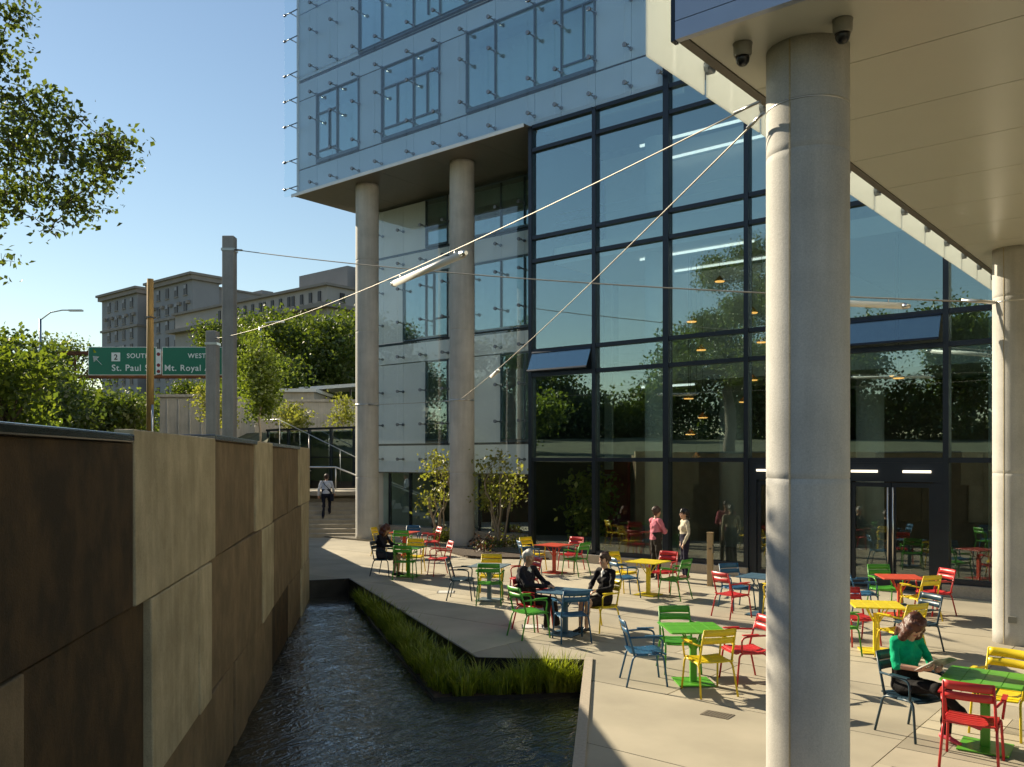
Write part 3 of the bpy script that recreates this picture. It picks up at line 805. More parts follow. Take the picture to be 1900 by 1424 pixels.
# recessed lower facade
RY = 24.2
RJ = [-27.1, -26.59, -25.40, -24.15, -22.98, -21.75, -20.38, -19.30, -17.9, -16.6]
RW = [(-24.15, -22.98, 3.56, 6.70), (-20.38, -17.9, 3.56, 6.70), (-25.40, -22.98, 7.56, 10.1), (-21.75, -17.9, 7.56, 10.1), (-24.15, -22.98, 11.06, 12.9), (-21.75, -17.9, 11.06, 12.9)]
rrows = [(2.44, 3.48), (3.56, 6.70), (6.74, 7.46), (7.56, 10.1), (10.14, 10.96), (11.06, 12.9)]
for z0_, z1_ in rrows:
    for xa, xb in zip(RJ[:-1], RJ[1:]):
        if any(a - .01 <= xa and xb <= b + .01 and abs(z0_ - c_) < .03 for a, b, c_, d_ in RW): continue
        wb('spandrel_panel', M['frit_low'], xa + .007, RY, z0_, xb - .007, RY + .08, z1_)
for z_ in (3.52, 7.51, 11.01):
    wb('floor_line', M['frame'], -27.1, RY + .004, z_ - .045, -16.6, RY + .075, z_ + .045)
for a, b, c_, d_ in RW:
    bars = [('v', x) for x in RJ if a + .05 < x < b - .05]
    if b - a > 2: bars.append(('v', b - 0.75))
    bars.append(('h', c_ + .75, b - (.72 if b - a > 2 else (b - a) - .03), b - .06))
    window(B, a, b, c_, d_, RY + .01, bars, False)
wb('room_back', M['int_wall'], -27, 25.6, 2.6, -16.6, 25.7, 12.9)
for x in RJ[1:-1]:
    for z_ in (2.95, 4.3, 5.6, 6.95, 8.3, 9.6, 10.6, 11.9):
        link('spider_fitting', fit_me, B, Vector((x, RY - .35, z_)) - Vector(B.location))
for xa, xb in zip([-27.45] + RJ[1:-1], RJ[1:]):
    for z0_, z1_ in ((2.40, 7.47), (7.53, 12.9)):
        wb('skin_pane', M['glass_skin'], xa + .01, RY - .34, z0_, xb - .01, RY - .326, z1_, rot=jit(.0008))
wb('end_wall', M['frit_low'], -27.1, RY + .09, .0, -26.95, 34, 13)
wb('underside', M['soffit_dark'], -27.1, RY + .09, 2.40, -16.5, 25.6, 2.44)
for xa, xb in zip(RJ[:-1], RJ[1:]):
    wb('mullion', M['frame'], xa, RY + .30, .3, xa + .07, RY + .42, 2.40)
    wb('glass_pane', M['glass_win'], xa + .072, RY + .34, .3, xb - .002, RY + .352, 2.40, rot=jit())
wb('curb', M['kerb'], -27.1, RY - .05, -.02, -16.5, RY + .5, .29, bevel=.01)
wb('red_wall', M['int_red'], -23.4, 26.6, .06, -16.6, 26.8, 2.9)
wb('dark_wall', M['int_dark'], -27, 27.6, .06, -23.4, 27.8, 2.9)

# overhead wing with soffit, fascia and outer glass skin
SZ = 6.39
EX = -3.52
ys = [6.43 + 1.293 * k for k in range(12)]
for a, b in zip(ys[:-1], ys[1:]):
    wb('soffit_panel', M['soffit'], EX + .09, a + .005, SZ, 10, b - .005, SZ + .05)
wb('soffit_panel', M['soffit'], EX + .09, ys[-1] + .006, SZ, 10, 20.92, SZ + .05)
wb('soffit_backing', M['black'], EX + .05, 6.47, SZ + .052, 10, 20.9, SZ + .12)
wb('soffit_trim', M['soffit_dark'], EX, 6.43, SZ - .012, EX + .085, 20.9, SZ + .10)
wb('fascia_panel', M['fascia'], EX, 6.36, SZ - .01, 10, 6.425, 6.525)
wb('fascia_panel', M['fascia'], EX, 6.36, 6.532, 10, 6.425, 10)
wb('corner_post', M['frame'], EX - .035, 6.355, SZ - .02, EX - .003, 6.43, 10)
wb('side_wall', M['frit_low'], EX + .03, 6.45, SZ + .13, EX + .15, 20.9, 11)
yk = [6.40, 7.48, 8.70, 9.95, 11.2, 12.4, 13.65, 14.9, 16.1, 17.3, 18.5, 19.7, 20.75]
for a, b in zip(yk[:-1], yk[1:]):
    wb('skin_panel', M['glass_milk'], EX - .31, a + .025, SZ - .03, EX - .295, b - .025, 10)
    o = link('spider_fitting', fit_me, B, Vector((EX - .27, b, SZ + .22)) - Vector(B.location), (0, 0, R(-90)))
wb('roof', M['frit_low'], EX + .04, 6.45, 11.0, 10, 20.9, 11.2)

# ------------------------------------------------------------------ round concrete columns
def column(loc, r, h, label, joints, seams=()):
    root = empty('concrete_column', (loc[0], loc[1], 0), 0, label, 'column', 'round concrete columns')
    prof = [(r, -0.05)]
    for z in joints: prof += [(r, z - .06), (r, z - .008), (r - .0035, z - .004), (r - .0035, z + .004), (r, z + .008), (r, z + .06)]
    prof = prof[:1] + [(r, .2)] + prof[1:] + [(r, h - .1), (r, h)]
    # extra rings keep shading even
    MB().lathe(prof, 56).build('shaft', M['conc'], root, smooth=True)
    for a in seams:
        MB().obox((math.cos(a) * r, math.sin(a) * r, h / 2), (math.cos(a), math.sin(a), 0), (-math.sin(a), math.cos(a), 0), (0, 0, 1), .004, .007, h / 2 - .01).build('formwork_seam', M['conc_light'], root)
    return root
c_near = column((-2.78, 7.27), 0.333, SZ, 'wide pale concrete column standing nearest, right of the green table', [2.83, 5.5], [math.atan2(-7.27, 2.78) - R(24)])
c_right = column((-2.80, 16.30), 0.333, SZ, 'concrete column under the overhead wing, cut by the picture edge', [2.75, 5.6], [R(250)])
c_far1 = column((-24.70, 21.70), 0.42, 12.99, 'slim concrete column next to the stairs', [2.3, 4.93, 7.6, 10.2], [])
c_far2 = column((-20.30, 22.05), 0.42, 12.99, 'slim concrete column rising out of the planting bed', [2.5, 4.93, 7.3, 10.0], [])
MB().lathe([(.336, 5.885), (.336, 5.90)], 40).build('cable_band', M['steel'], c_near, smooth=True)
MB().lathe([(.336, 5.51), (.336, 5.53)], 40).build('cable_band', M['steel'], c_right, smooth=True)
MB().lathe([(.432, 4.91), (.432, 4.96)], 40).build('cable_band', M['steel'], c_far1, smooth=True)
MB().lathe([(.432, 4.91), (.432, 4.96)], 40).build('cable_band', M['steel'], c_far2, smooth=True)
MB().obox((.02, -.345, 0.42), (1, 0, 0), (0, 1, 0), (0, 0, 1), .06, .03, .05).build('outlet_box', M['camhouse'], c_right)

# security cameras under the soffit
def dome_cam(loc, label):
    root = empty('security_camera', loc, 0, label, 'camera', 'dome cameras under the soffit')
    MB().lathe([(.062, -.105), (.073, -.085), (.076, -.012), (.08, 0)], 24).build('housing', M['camhouse'], root, smooth=True)
    MB().lathe([(.007, -.18), (.033, -.172), (.05, -.15), (.056, -.125), (.056, -.106)], 24).build('dome', M['black'], root, smooth=True)
dome_cam((-3.14, 6.80, SZ), 'dome security camera under the soffit corner, left of the near column')
dome_cam((-2.37, 6.92, SZ), 'dome security camera under the soffit, right of the near column top')

# ------------------------------------------------------------------ poles and overhead cables
p1 = cw(-8.62, 27.0, 0); p2 = cw(-9.81, 29.0, 0); p3 = cw(-18.4, 45.0, 0)
def box_pole(p, w_, z0_, z1_, label, mat_, name='concrete_pole', cat='pole', extra=True):
    root = empty(name, (p.x, p.y, z0_), YAW, label, cat)
    MB().box(-w_/2, -w_/2, 0, w_/2, w_/2, z1_ - z0_).build('shaft', mat_, root, bevel=.03)
    if extra:
        MB().box(-w_/2 - .02, -w_/2 - .02, z1_ - z0_ - .46, w_/2 + .02, w_/2 + .02, z1_ - z0_ - .38).build('band', M['steel'], root)
    return root
box_pole(p1, .36, 2.6, 9.75, 'tall grey square concrete pole behind the retaining wall', M['pole_conc'])
box_pole(p2, .36, 2.6, 7.15, 'shorter grey concrete pole beside the tall one', M['pole_conc'])
up_ = empty('utility_pole', (p3.x, p3.y, 3.5), 0, 'brown timber utility pole in front of the green road signs', 'pole')
MB().tube([(0, 0, -.5), (0, 0, 8.6)], [.19, .16], 12).build('shaft', M['wood_pole'], up_, smooth=True)
MB().tube([(.2, 0, -.5), (.2, 0, 2.2)], .06, 8).build('conduit', M['steel'], up_, smooth=True)
MB().box(-.2, -.2, 6.6, .2, .2, 6.68).build('band', M['steel_dark'], up_)

def cable(a, b, sag, r, label, name='steel_cable', n=40):
    a = Vector(a); b = Vector(b)
    pts = [a.lerp(b, i / n) - Vector((0, 0, sag * 4 * (i / n) * (1 - i / n))) for i in range(n + 1)]
    root = empty(name, a, 0, label, 'cable')
    wbuild(MB().tube(pts, r, 7), 'strand', M['cable'], root, True)
    d = (b - a).normalized()
    wbuild(MB().tube([a, a + d * .30], r * 2.2, 8), 'turnbuckle', M['steel'], root, True)
    wbuild(MB().tube([b - d * .5, b], r * 2.2, 8), 'socket', M['steel'], root, True)
    return pts
def tube_lamp(pts, t0, t1, drop, r, label):
    def at(t):
        f_ = t * (len(pts) - 1); i = int(f_); return pts[i].lerp(pts[min(i + 1, len(pts) - 1)], f_ - i)
    a, b = at(t0), at(t1)
    dn = Vector((0, 0, -drop))
    root = empty('tube_lamp', a + dn, 0, label, 'lamp', 'tube lamps hung on the cables')
    d = (b - a).normalized()
    wbuild(MB().tube([a + dn, b + dn], r, 12), 'tube', M['white_metal'], root, True)
    wbuild(MB().tube([a + dn - d * .12, a + dn], [r * .55, r * 1.12], 12), 'end_cap', M['steel'], root, True)
    wbuild(MB().tube([b + dn, b + dn + d * .12], [r * 1.12, r * .55], 12), 'end_cap', M['steel'], root, True)
    for p in (a + d * .25, b - d * .25):
        wbuild(MB().tube([p, p + dn], .012, 6), 'hanger', M['steel'], root, True)
A_a = cw(-8.42, 27.0, 9.35); A_b = Vector((-3.05, 16.05, 5.52))
n_l = cw(2.02, 7.20, 0)
cA = cable(A_a, A_b, 0.20, 0.014, 'long thin cable running from the tall pole to the distant right column')
B_a = Vector((n_l.x, n_l.y, 5.90)); B_b = Vector((p2.x + .1, p2.y, 6.9))
cB = cable(B_a, B_b, 0.30, 0.0065, 'upper steel cable from the near column carrying the long tube lamp')
C_a = Vector((n_l.x + .03, n_l.y, 5.80)); C_b = Vector((-20.05, 21.66, 4.94))
cC = cable(C_a, C_b, 0.14, 0.0068, 'lower steel cable slanting from the near column to the planting bed column')
cable((-20.6, 21.78, 4.93), (-24.4, 21.45, 4.93), 0.02, 0.009, 'short level cable joining the two slim columns')
tube_lamp(cB, 0.230, 0.335, 0.11, 0.052, 'long white tube lamp under the upper cable, in front of the slim columns')
tube_lamp(cC, 0.625, 0.675, 0.05, 0.045, 'short pale tube lamp near the lower end of the slanting cable')
tube_lamp(cA, 0.83, 0.932, 0.12, 0.055, 'white tube lamp on the long cable right of the near column')

# ------------------------------------------------------------------ far buildings
M['hotel'] = mat('hotel_stone', (0.27, 0.285, 0.31), 0.85, var=0.08, scale=0.3)
M['hotel_side'] = mat('hotel_brick', (0.26, 0.262, 0.27), 0.85, var=0.08, scale=0.4)
M['cornice'] = mat('hotel_cornice', (0.26, 0.24, 0.22), 0.8, var=0.1, scale=.5)
M['far_glass'] = mat('far_window_glass', (0.015, 0.018, 0.026), 0.5, var=0.3, scale=2)
M['blind'] = mat('window_blind', (0.34, 0.36, 0.40), 0.7, var=0.05)
win_me = {}
def far_window(root, face, w_, h_, half=False):
    key = (w_, h_, half)
    if key not in win_me:
        a = MB().box(-w_/2, -.10, -h_/2, w_/2, .15, h_/2).mesh('window', M['far_glass'])
        b = MB().box(-w_/2 - .15, -.16, -h_/2 - .22, w_/2 + .15, .12, -h_/2 - .002).mesh('sill', M['cornice'])
        c = MB().box(-w_/2 + .08, -.14, h_/2 - h_ * .38, w_/2 - .3, -.102, h_/2 - .05).mesh('blind', M['blind'])
        win_me[key] = (a, b, c)
    a, b, c = win_me[key]
    o = link('window', a, root, face[0], (0, 0, face[1]))
    link('sill', b, o)
    if half: link('blind', c, o)
hb = cw(-65.0, 180.0, 4)
E1 = math.atan2(*(reversed((cw(-.761, .648) - cw(0, 0)).xy)))     # along the street face
hotel = empty('old_hotel_building', hb, E1, 'tall old grey hotel block with rows of dark windows and a heavy cornice', 'building')
# local x runs left along the street face, local -y is ... the face looks to +y local
def hbox(name, m_, x0, y0, z0_, x1, y1, z1_, **k): return MB().box(x0, y0, z0_, x1, y1, z1_).build(name, m_, hotel, **k)
# face normal towards the camera is local +y
for (x0, x1) in ((0, 17.5), (23, 40)):
    hbox('wall', M['hotel'], x0, -6, -3, x1, 0, 36.2)
    hbox('cornice', M['cornice'], x0 - 1.0, -6.8, 36.2, x1 + 1.0, 1.1, 36.7)
    hbox('cornice', M['cornice'], x0 - .7, -6.6, 35.3, x1 + .7, .7, 36.195)
    hbox('string_course', M['cornice'], x0 - .3, -6.2, 28.0, x1 + .3, .35, 28.5)
    for r_ in range(9):
        z_ = 33.6 - 3.42 * r_
        for c_ in range(4):
            x = x0 + (x1 - x0) * (c_ + .75) / 5.0 * 1.05
            far_window(hotel, ((x, .02, z_), math.pi), 1.25, 2.1, (c_ * 7 + r_ * 3) % 5 < 3)
    for c_ in range(5):
        x = x0 + (x1 - x0) * (c_ + .4) / 5.0
        hbox('bracket', M['cornice'], x - .5, .001, 30.6, x + .5, .5, 31.2)
hbox('rear_wing', M['hotel_side'], 1.5, -40, -3, 38.5, -6.1, 34.6)
hbox('parapet', M['cornice'], 1.2, -40.3, 34.6, 38.8, -6.2, 35.0)
hbox('penthouse', M['hotel_side'], 4, -22, 35.0, 8, -19, 36.4)
for r_ in range(7):
    for c_ in range(6):
        far_window(hotel, ((1.48, -9.5 - c_ * 5.4, 31.6 - 3.6 * r_), -math.pi / 2), 1.7, 2.2, (c_ + r_) % 3 == 0)
sb = cw(-25.1, 120, 4)
shop = empty('terrace_building', sb, E1, 'long lower stone building with a row of small attic windows', 'building')
def sbox(name, m_, x0, y0, z0_, x1, y1, z1_): return MB().box(x0, y0, z0_, x1, y1, z1_).build(name, m_, shop)
M['shop'] = mat('terrace_stone', (0.37, 0.36, 0.345), 0.85, var=0.08, scale=.4)
sbox('wall', M['shop'], 0, -16, -3, 40, 0, 22.4)
sbox('cornice', M['cornice'], -1.0, -17, 19.4, 41, 1.2, 19.95)
sbox('eaves', M['cornice'], -.4, -16.4, 22.4, 40.4, .5, 22.75)
for c_ in range(15):
    far_window(shop, ((1.6 + c_ * 1.75 + (c_ % 4) * .25, .02, 21.1), math.pi), .62, 1.4, False)
for c_ in range(9): far_window(shop, ((2.2 + c_ * 3.4, .02, 17.2), math.pi), 1.0, 2.0, c_ % 2 == 0)
for c_ in range(4):
    far_window(shop, ((-.02, -2.6 - c_ * 3.8, 21.1), -math.pi / 2), .8, 1.2, False)
    far_window(shop, ((-.02, -2.6 - c_ * 3.8, 17.2), -math.pi / 2), 1.0, 2.0, c_ % 2 == 1)
sbox('penthouse', M['hotel_side'], 1.2, -12, 22.76, 12.4, -4.5, 26.0)
sbox('penthouse', M['hotel_side'], -2.8 + 1.4, -13.2, 22.76, 1.15, -6.5, 25.6)

# low pale structures by the bridge
def world_block(name, label, cat, px0, px1, d0, d1, z0_, z1_, m_, extra=None):
    x0, x1 = (px0 - 950) / 1641 * d0, (px1 - 950) / 1641 * d0
    c = cw((x0 + x1) / 2, d0, z0_)
    root = empty(name, c, YAW, label, cat)
    hw = (x1 - x0) / 2
    MB().box(-hw, 0, 0, hw, d1 - d0, z1_ - z0_).build('wall', m_, root, bevel=.03)
    return root, hw
ab, hw = world_block('bridge_abutment', 'pale concrete abutment block beside the timber utility pole', 'wall', 296, 424, 48, 53, 2.6, 6.3, M['conc_far'])
for k in range(5): MB().box(-hw + .4 + k * .62, -.05, 0.4, -hw + .44 + k * .62, .0, 3.6).build('groove', M['conc'], ab)
MB().box(-hw - .12, -.12, 3.702, hw + .12, 5.1, 3.85).build('cap', M['conc_far'], ab)
pr, hw = world_block('bridge_parapet', 'long light concrete parapet behind the young street tree', 'wall', 420, 720, 56, 57, 4.0, 6.55, M['conc_far'])
MB().box(-hw, -.1, 2.552, hw, 1.1, 2.7).build('cap', M['conc_far'], pr)
bx_, hw = world_block('pale_shed', 'small pale flat building behind the bridge parapet', 'building', 525, 583, 66, 72, 4.5, 7.9, M['conc_far'])
MB().box(-hw - .2, -.3, 3.402, hw + .2, 6.2, 3.65).build('roof', M['white_metal'], bx_)
MB().box(-hw + .3, -.03, 1.6, hw - .3, -.002, 2.4).build('window', M['far_glass'], bx_)
cn = cw(-14.2, 68, 4.5)
cn_r = empty('station_canopy', cn, YAW, 'thin white canopy roof on posts in front of dark trees', 'canopy')
MB().obox((0, 2, 3.95), (1, 0, .07), (0, 1, 0), (-.07, 0, 1), 2.2, 2.0, .13).build('roof', M['white_metal'], cn_r)
for x, y in ((-1.7, .5), (1.7, .5), (-1.7, 3.5), (1.7, 3.5)): MB().box(x - .07, y - .07, 0, x + .07, y + .07, 3.72 + x * .07).build('post', M['steel_dark'], cn_r)

# sign gantry with road signs
M['sign_green'] = mat('sign_green', (0.0, 0.165, 0.095), 0.35, var=0.06, scale=.6)
M['sign_white'] = mat('sign_white', (0.85, 0.86, 0.84), 0.5, var=0.02)
M['rust'] = mat('rusty_truss', (0.13, 0.055, 0.03), 0.85, 0.3, var=0.3, scale=2)
gx0, gx1 = (100 - 950) / 1641 * 86, (420 - 950) / 1641 * 86
gc = cw((gx0 + gx1) / 2, 86.0, 5)
gan = empty('sign_gantry', gc, YAW, 'rusty steel truss gantry carrying the green road signs', 'gantry')
hw = (gx1 - gx0) / 2
for y in (0.0, 1.3):
    for z_ in (5.95, 8.25):
        MB().box(-hw, y - .1, z_ - .12, hw, y + .1, z_ + .12).build('chord', M['rust'], gan)
for k in range(9):
    x = -hw + 2 * hw * k / 8
    MB().box(x - .07, -.06, 6.08, x + .07, .06, 8.12).build('strut', M['rust'], gan)
    if k < 8: MB().beam((x + .1, 1.3, 6.1), (x + 2 * hw / 8 - .1, 1.3, 8.1), .1, .1).build('diagonal', M['rust'], gan)
for x in (-hw, hw):
    MB().box(x - .3, .3, -1.5, x + .3, 1.0, 5.82).build('post', M['conc_far'], gan)
def road_sign(px0, px1, label, items):
    x0, x1 = (px0 - 950) / 1641 * 85, (px1 - 950) / 1641 * 85
    c = cw((x0 + x1) / 2, 85.0, 10.95)
    root = empty('road_sign', c, YAW, label, 'road sign', 'green road signs on the gantry')
    w2 = (x1 - x0) / 2; h = 2.72
    MB().box(-w2, 0, 0, w2, .12, h).build('border', M['sign_white'], root)
    MB().box(-w2 + .06, -.02, .06, w2 - .06, -.001, h - .06).build('panel', M['sign_green'], root)
    for kind, x, z_, s in items:
        if kind[0] == 'arrow':
            sg = kind[1]
            mb = MB()
            mb.beam((x - sg * .38, -.04, z_ - .36), (x + sg * .22, -.04, z_ + .24), .03, .2, up=(0, -1, 0))
            mb.add([(x + sg * .5, -.05, z_ + .5), (x - sg * .12, -.05, z_ + .42), (x + sg * .42, -.05, z_ - .12)], [(0, 1, 2), (2, 1, 0)])
            mb.build('arrow', M['sign_white'], root)
        elif kind[0] == 'shield':
            MB().box(x - .42, -.05, z_ - .42, x + .42, -.021, z_ + .42).build('route_shield', M['sign_white'], root)
            text('2', x, z_ - .26, .72, root, M['black'], -.06)
        else:
            text(kind[1], x, z_, s, root, M['sign_white'], -.03)
    return root
def text(s, x, z_, size, parent, m_, y):
    cu = bpy.data.curves.new('lettering', 'FONT'); cu.body = s; cu.size = size; cu.align_x = 'CENTER'
    cu.extrude = .004; cu.offset = 0.012; cu.space_character = 1.12; cu.materials.append(m_)
    t_ = bpy.data.objects.new('lettering_curve', cu); COL.objects.link(t_)
    bpy.context.view_layer.update()
    me = bpy.data.meshes.new_from_object(t_.evaluated_get(bpy.context.evaluated_depsgraph_get()))
    bpy.data.objects.remove(t_)
    o = bpy.data.objects.new('lettering', me); COL.objects.link(o); o.parent = parent
    o.location = (x, y, z_); o.rotation_euler = (R(90), 0, 0)
    return o
road_sign(164, 290, 'green road sign with left arrow reading South and St. Paul St', [(('arrow', -1), -2.3, 1.35, 1), (('shield',), -.6, 1.75, 1), (('t', 'SOUTH'), 1.55, 1.65, .62), (('t', 'St. Paul St'), .95, .42, .85)])
road_sign(301, 413, 'green road sign with right arrow reading West and Mt. Royal Ave', [(('arrow', 1), 2.15, 1.8, 1), (('t', 'WEST'), .45, 1.65, .62), (('t', 'Mt. Royal Ave'), -.05, .42, .82)])
lane = cw((295 - 950) / 1641 * 85, 84.9, 10.95)
ls = empty('lane_marker_sign', lane, YAW, 'narrow white panel with red marks between the two green road signs', 'sign')
MB().box(-.25, 0, .1, .25, .05, 2.5).build('panel', M['sign_white'], ls)
M['sign_red'] = mat('sign_red', (0.25, 0.02, 0.02), 0.5)
for z_ in (.35, .95, 2.0): MB().lathe([(.17, 0), (.17, .02)], 16).build('red_mark', M['sign_red'], ls).location = (0, 0, z_)
for o in ls.children:
    if o.name.startswith('red_mark'): o.rotation_euler = (R(90), 0, 0)

def street_lamp(px, d, ztop, arm, label):
    p = cw((px - 950) / 1641 * d, d, 4)
    root = empty('street_lamp', p, YAW, label, 'street lamp', 'street lamps')
    h = ztop - 4
    MB().tube([(0, 0, 0), (0, 0, h)], [.13, .09], 10).build('post', M['steel'], root, smooth=True)
    MB().tube([(0, 0, h - .1), (arm * .35, 0, h + abs(arm) * .22), (arm * .75, 0, h + abs(arm) * .30), (arm, 0, h + abs(arm) * .30)], .05, 8).build('arm', M['steel'], root, smooth=True)
    MB().obox((arm * 1.22, 0, h + abs(arm) * .29), (1, 0, 0), (0, 1, 0), (0, 0, 1), abs(arm) * .24, .16, .07).build('lamp_head', M['steel'], root, bevel=.03)
street_lamp(75, 70, 14.0, 2.3, 'grey street lamp with curved arm above the left trees')
street_lamp(483, 60, 11.9, 1.1, 'pale street lamp rising behind the young street tree')

# ------------------------------------------------------------------ trees
def blobset(rng, n, R_, zc, zr, zsq=1.0, rmin=.25, rmax=.42):
    out = []
    for k in range(n):
        a = rng.uniform(0, 6.283); r_ = R_ * math.sqrt(rng.random()) * .72; z = zc + rng.uniform(-1, 1) * zr * .72
        s = R_ * rng.uniform(rmin, rmax)
        out.append((math.cos(a) * r_, math.sin(a) * r_, z, s, s, s * .8 * zsq))
    return out
# big tree off to the left whose branches enter the view and which the glass reflects
rng = random.Random(77)
bl = blobset(rng, 20, 3.7, 6.6, 4.2, .9, .22, .30)
bt = cw(-12.15, 14.4, 2.9)
ix, iy = CS, SN           # camera-right in world
for k in range(46):
    u = rng.random() ** .8
    dr = 2.3 + 3.6 * u
    hz = 1.9 * (1 - u) + .45
    df = rng.uniform(-1.3, 1.3) * (1 - .6 * u); z = 4.75 + .25 * u + rng.uniform(-1, 1) * hz
    s = rng.uniform(.18, .42) * (1 - .35 * u)
    bl.append((CS * dr - SN * df, SN * dr + CS * df, z, s, s, s * .7))
for k in range(9):
    dr = rng.uniform(3.0, 4.05); s = rng.uniform(.2, .34)
    bl.append((CS * dr, SN * dr, rng.uniform(6.3, 7.9), s, s, s * .7))
tree('large_tree', bt, 4.6, .30, bl, 56000, .10, M['leaf_near'], 'large leafy tree whose branches hang into the upper left', seed=5, shell=.05, chain=True)
bgl = [
    # px, d, crown top y px, radius, label, material, leaves
    (18, 46, 612, 3.4, 'bushy tree at the left edge below the hanging branches', 'leaf_mid', 9000, .30),
    (128, 98, 628, 5.4, 'rounded tree behind the rusty gantry end', 'leaf_mid', 9000, .34),
    (58, 52, 672, 2.8, 'dark tree around the foot of the left street lamp', 'leaf_mid', 8000, .30),
    (182, 50, 738, 2.0, 'tree below the left-hand green road sign', 'leaf_mid', 8000, .28),
    (108, 44, 735, 2.2, 'low dark tree above the retaining wall coping', 'leaf_near', 7000, .26),
    (14, 24, 655, 1.9, 'bright green shrub just above the retaining wall at the left edge', 'leaf_bright', 5000, .17),
    (345, 96, 700, 4.0, 'small tree under the right-hand green road sign', 'leaf_mid', 6000, .30),
    (247, 60, 735, 1.9, 'little bright tree left of the timber utility pole', 'leaf_bright', 3000, .24),
    (408, 96, 600, 4.0, 'tree rising behind the tall concrete pole', 'leaf_mid', 9000, .34),
    (470, 92, 578, 5.0, 'broad green tree below the terrace building, left part', 'leaf_mid', 10000, .36),
    (545, 80, 585, 5.0, 'broad green tree behind the street lamp, middle part', 'leaf_mid', 10000, .36),
    (612, 76, 592, 4.8, 'broad green tree beside the slim column, right part', 'leaf_mid', 10000, .36),
    (668, 82, 586, 4.8, 'green tree partly hidden behind the slim column', 'leaf_mid', 7000, .36),
    (505, 70, 665, 3.6, 'lower green tree in front of the tree mass', 'leaf_mid', 8000, .32),
    (590, 74, 680, 3.8, 'dark lower tree behind the white canopy', 'leaf_near', 8000, .32),
]
for i, (px, d, yt, rad, lab, lm, nl, ls_) in enumerate(bgl):
    rg = random.Random(100 + i)
    zt = 3 + (850 - yt) / 1641 * d
    base = cw((px - 950) / 1641 * d, d, 3.0 if d < 40 else 4.0)
    H_ = zt - base.z
    zc = H_ - rad * .98; zr = rad
    bs = blobset(rg, 11, rad, zc, zr, .95, .30, .46)
    bs += [(rg.uniform(-.5, .5) * rad, rg.uniform(-.5, .5) * rad, H_ - rad * rg.uniform(.15, .4), rad * .2, rad * .2, rad * .24) for _ in range(4)]
    if zc > rad: bs += blobset(rg, 6, rad * .8, zc - rad * .9, rad * .6, .9, .3, .42)
    tree('tree' if rad > 2.5 else 'shrub', base, max(1.0, zc * .8), .07 * rad ** .9, bs, nl, ls_, M[lm], lab, 'tree' if rad > 2.5 else 'shrub', 'trees beyond the wall', seed=200 + i, shell=.2)
# young tree in front of the parapet
yb = cw((482 - 950) / 1641 * 42, 42, 3.6)
bs = []
rg = random.Random(9)
for k in range(16):
    t = k / 15; rr = 0.95 * math.sin(math.pi * min(1, .25 + t * .78)) + .12
    a = rg.uniform(0, 6.28)
    bs.append((math.cos(a) * rr * .5, math.sin(a) * rr * .5, 1.7 + t * 3.4, .5 * rr + .12, .5 * rr + .12, .45))
tree('young_tree', yb, 3.6, .06, bs, 6500, .15, M['leaf_bright'], 'slender young street tree with bright green leaves', seed=11, bark=M['bark_pale'], shell=.2)
for px, d, hgt, lab in ((383, 44, 2.6, 'thin yellow-green sapling beside the concrete poles'), (535, 50, 1.9, 'wispy pale sapling in front of the parapet'), (560, 49, 1.3, 'low yellow shrub in front of the parapet'), (636, 48, 2.2, 'yellow-green sapling left of the slim column'), (420, 45, 2.0, 'yellow-green sapling right of the tall concrete pole')):
    b = cw((px - 950) / 1641 * d, d, 3.9)
    rg = random.Random(int(px))
    bs = [(rg.uniform(-.4, .4), rg.uniform(-.4, .4), hgt * rg.uniform(.5, 1.0), .35, .35, .4) for _ in range(6)]
    tree('sapling', b, hgt * .8, .03, bs, 900, .15, M['leaf_yellow'], lab, 'sapling', 'saplings by the parapet', seed=int(px), bark=M['bark_pale'], shell=.1)
# trees behind and left of the viewpoint, seen mirrored in the glass
for i, (x, y, H_, rad) in enumerate(((-47, -9, 10.5, 4.6), (-41, -14, 8.0, 4.0), (-35.5, -20, 9.4, 4.6), (-29, -24, 8.2, 4.4), (-55, -4, 11, 4.8), (-23, -27, 10.0, 4.8), (-62, 2, 11.5, 5.0), (-16, -31, 11, 5.0))):
    rg = random.Random(300 + i)
    bs = blobset(rg, 12, rad, H_ - rad, rad, .95, .3, .46)
    bs += blobset(rg, 8, rad * 1.15, 1.6, 1.8, .9, .3, .42)
    tree('tree', (x, y, 4.0), H_ * .55, .3, bs, 20000, .30, M['leaf_mid'], 'leafy green tree mirrored in the glass wall, across the channel', 'tree', 'mirrored trees across the channel', seed=310 + i, shell=.2)

# planting bed under the recessed facade
BEDP = [(-22.7, 22.25), (-20.8, 21.1), (-17.8, 19.6), (-15.7, 20.8), (-15.7, 20.83), (-16.62, 20.84), (-16.62, 24.12), (-22.7, 24.12)]
tag(MB().prism(BEDP, -.02, .06).build('planting_bed', M['soil']), kind='structure')
for i, (x, y, hh, lab) in enumerate(((-22.3, 22.9, 2.15, 'small multi-stemmed tree left of the planting bed column'), (-18.9, 22.4, 2.5, 'small multi-stemmed tree right of the planting bed column'))):
    rg = random.Random(40 + i)
    bs = []
    for k in range(17):
        a = rg.uniform(0, 6.28); r_ = rg.uniform(.1, .72); z = rg.uniform(.45, 1.3) * hh * (1 - .1 * r_)
        bs.append((math.cos(a) * r_, math.sin(a) * r_, z + .30, .24, .24, .20))
    tree('multi_stem_tree', (x, y, .05), hh * .8, .042, bs, 700, .13, M['leaf_yellow'], lab, 'tree', 'multi-stemmed trees in the planting bed', seed=50 + i, bark=M['bark_pale'], stems=6, shell=.05, twigs=1)
rg = random.Random(61)
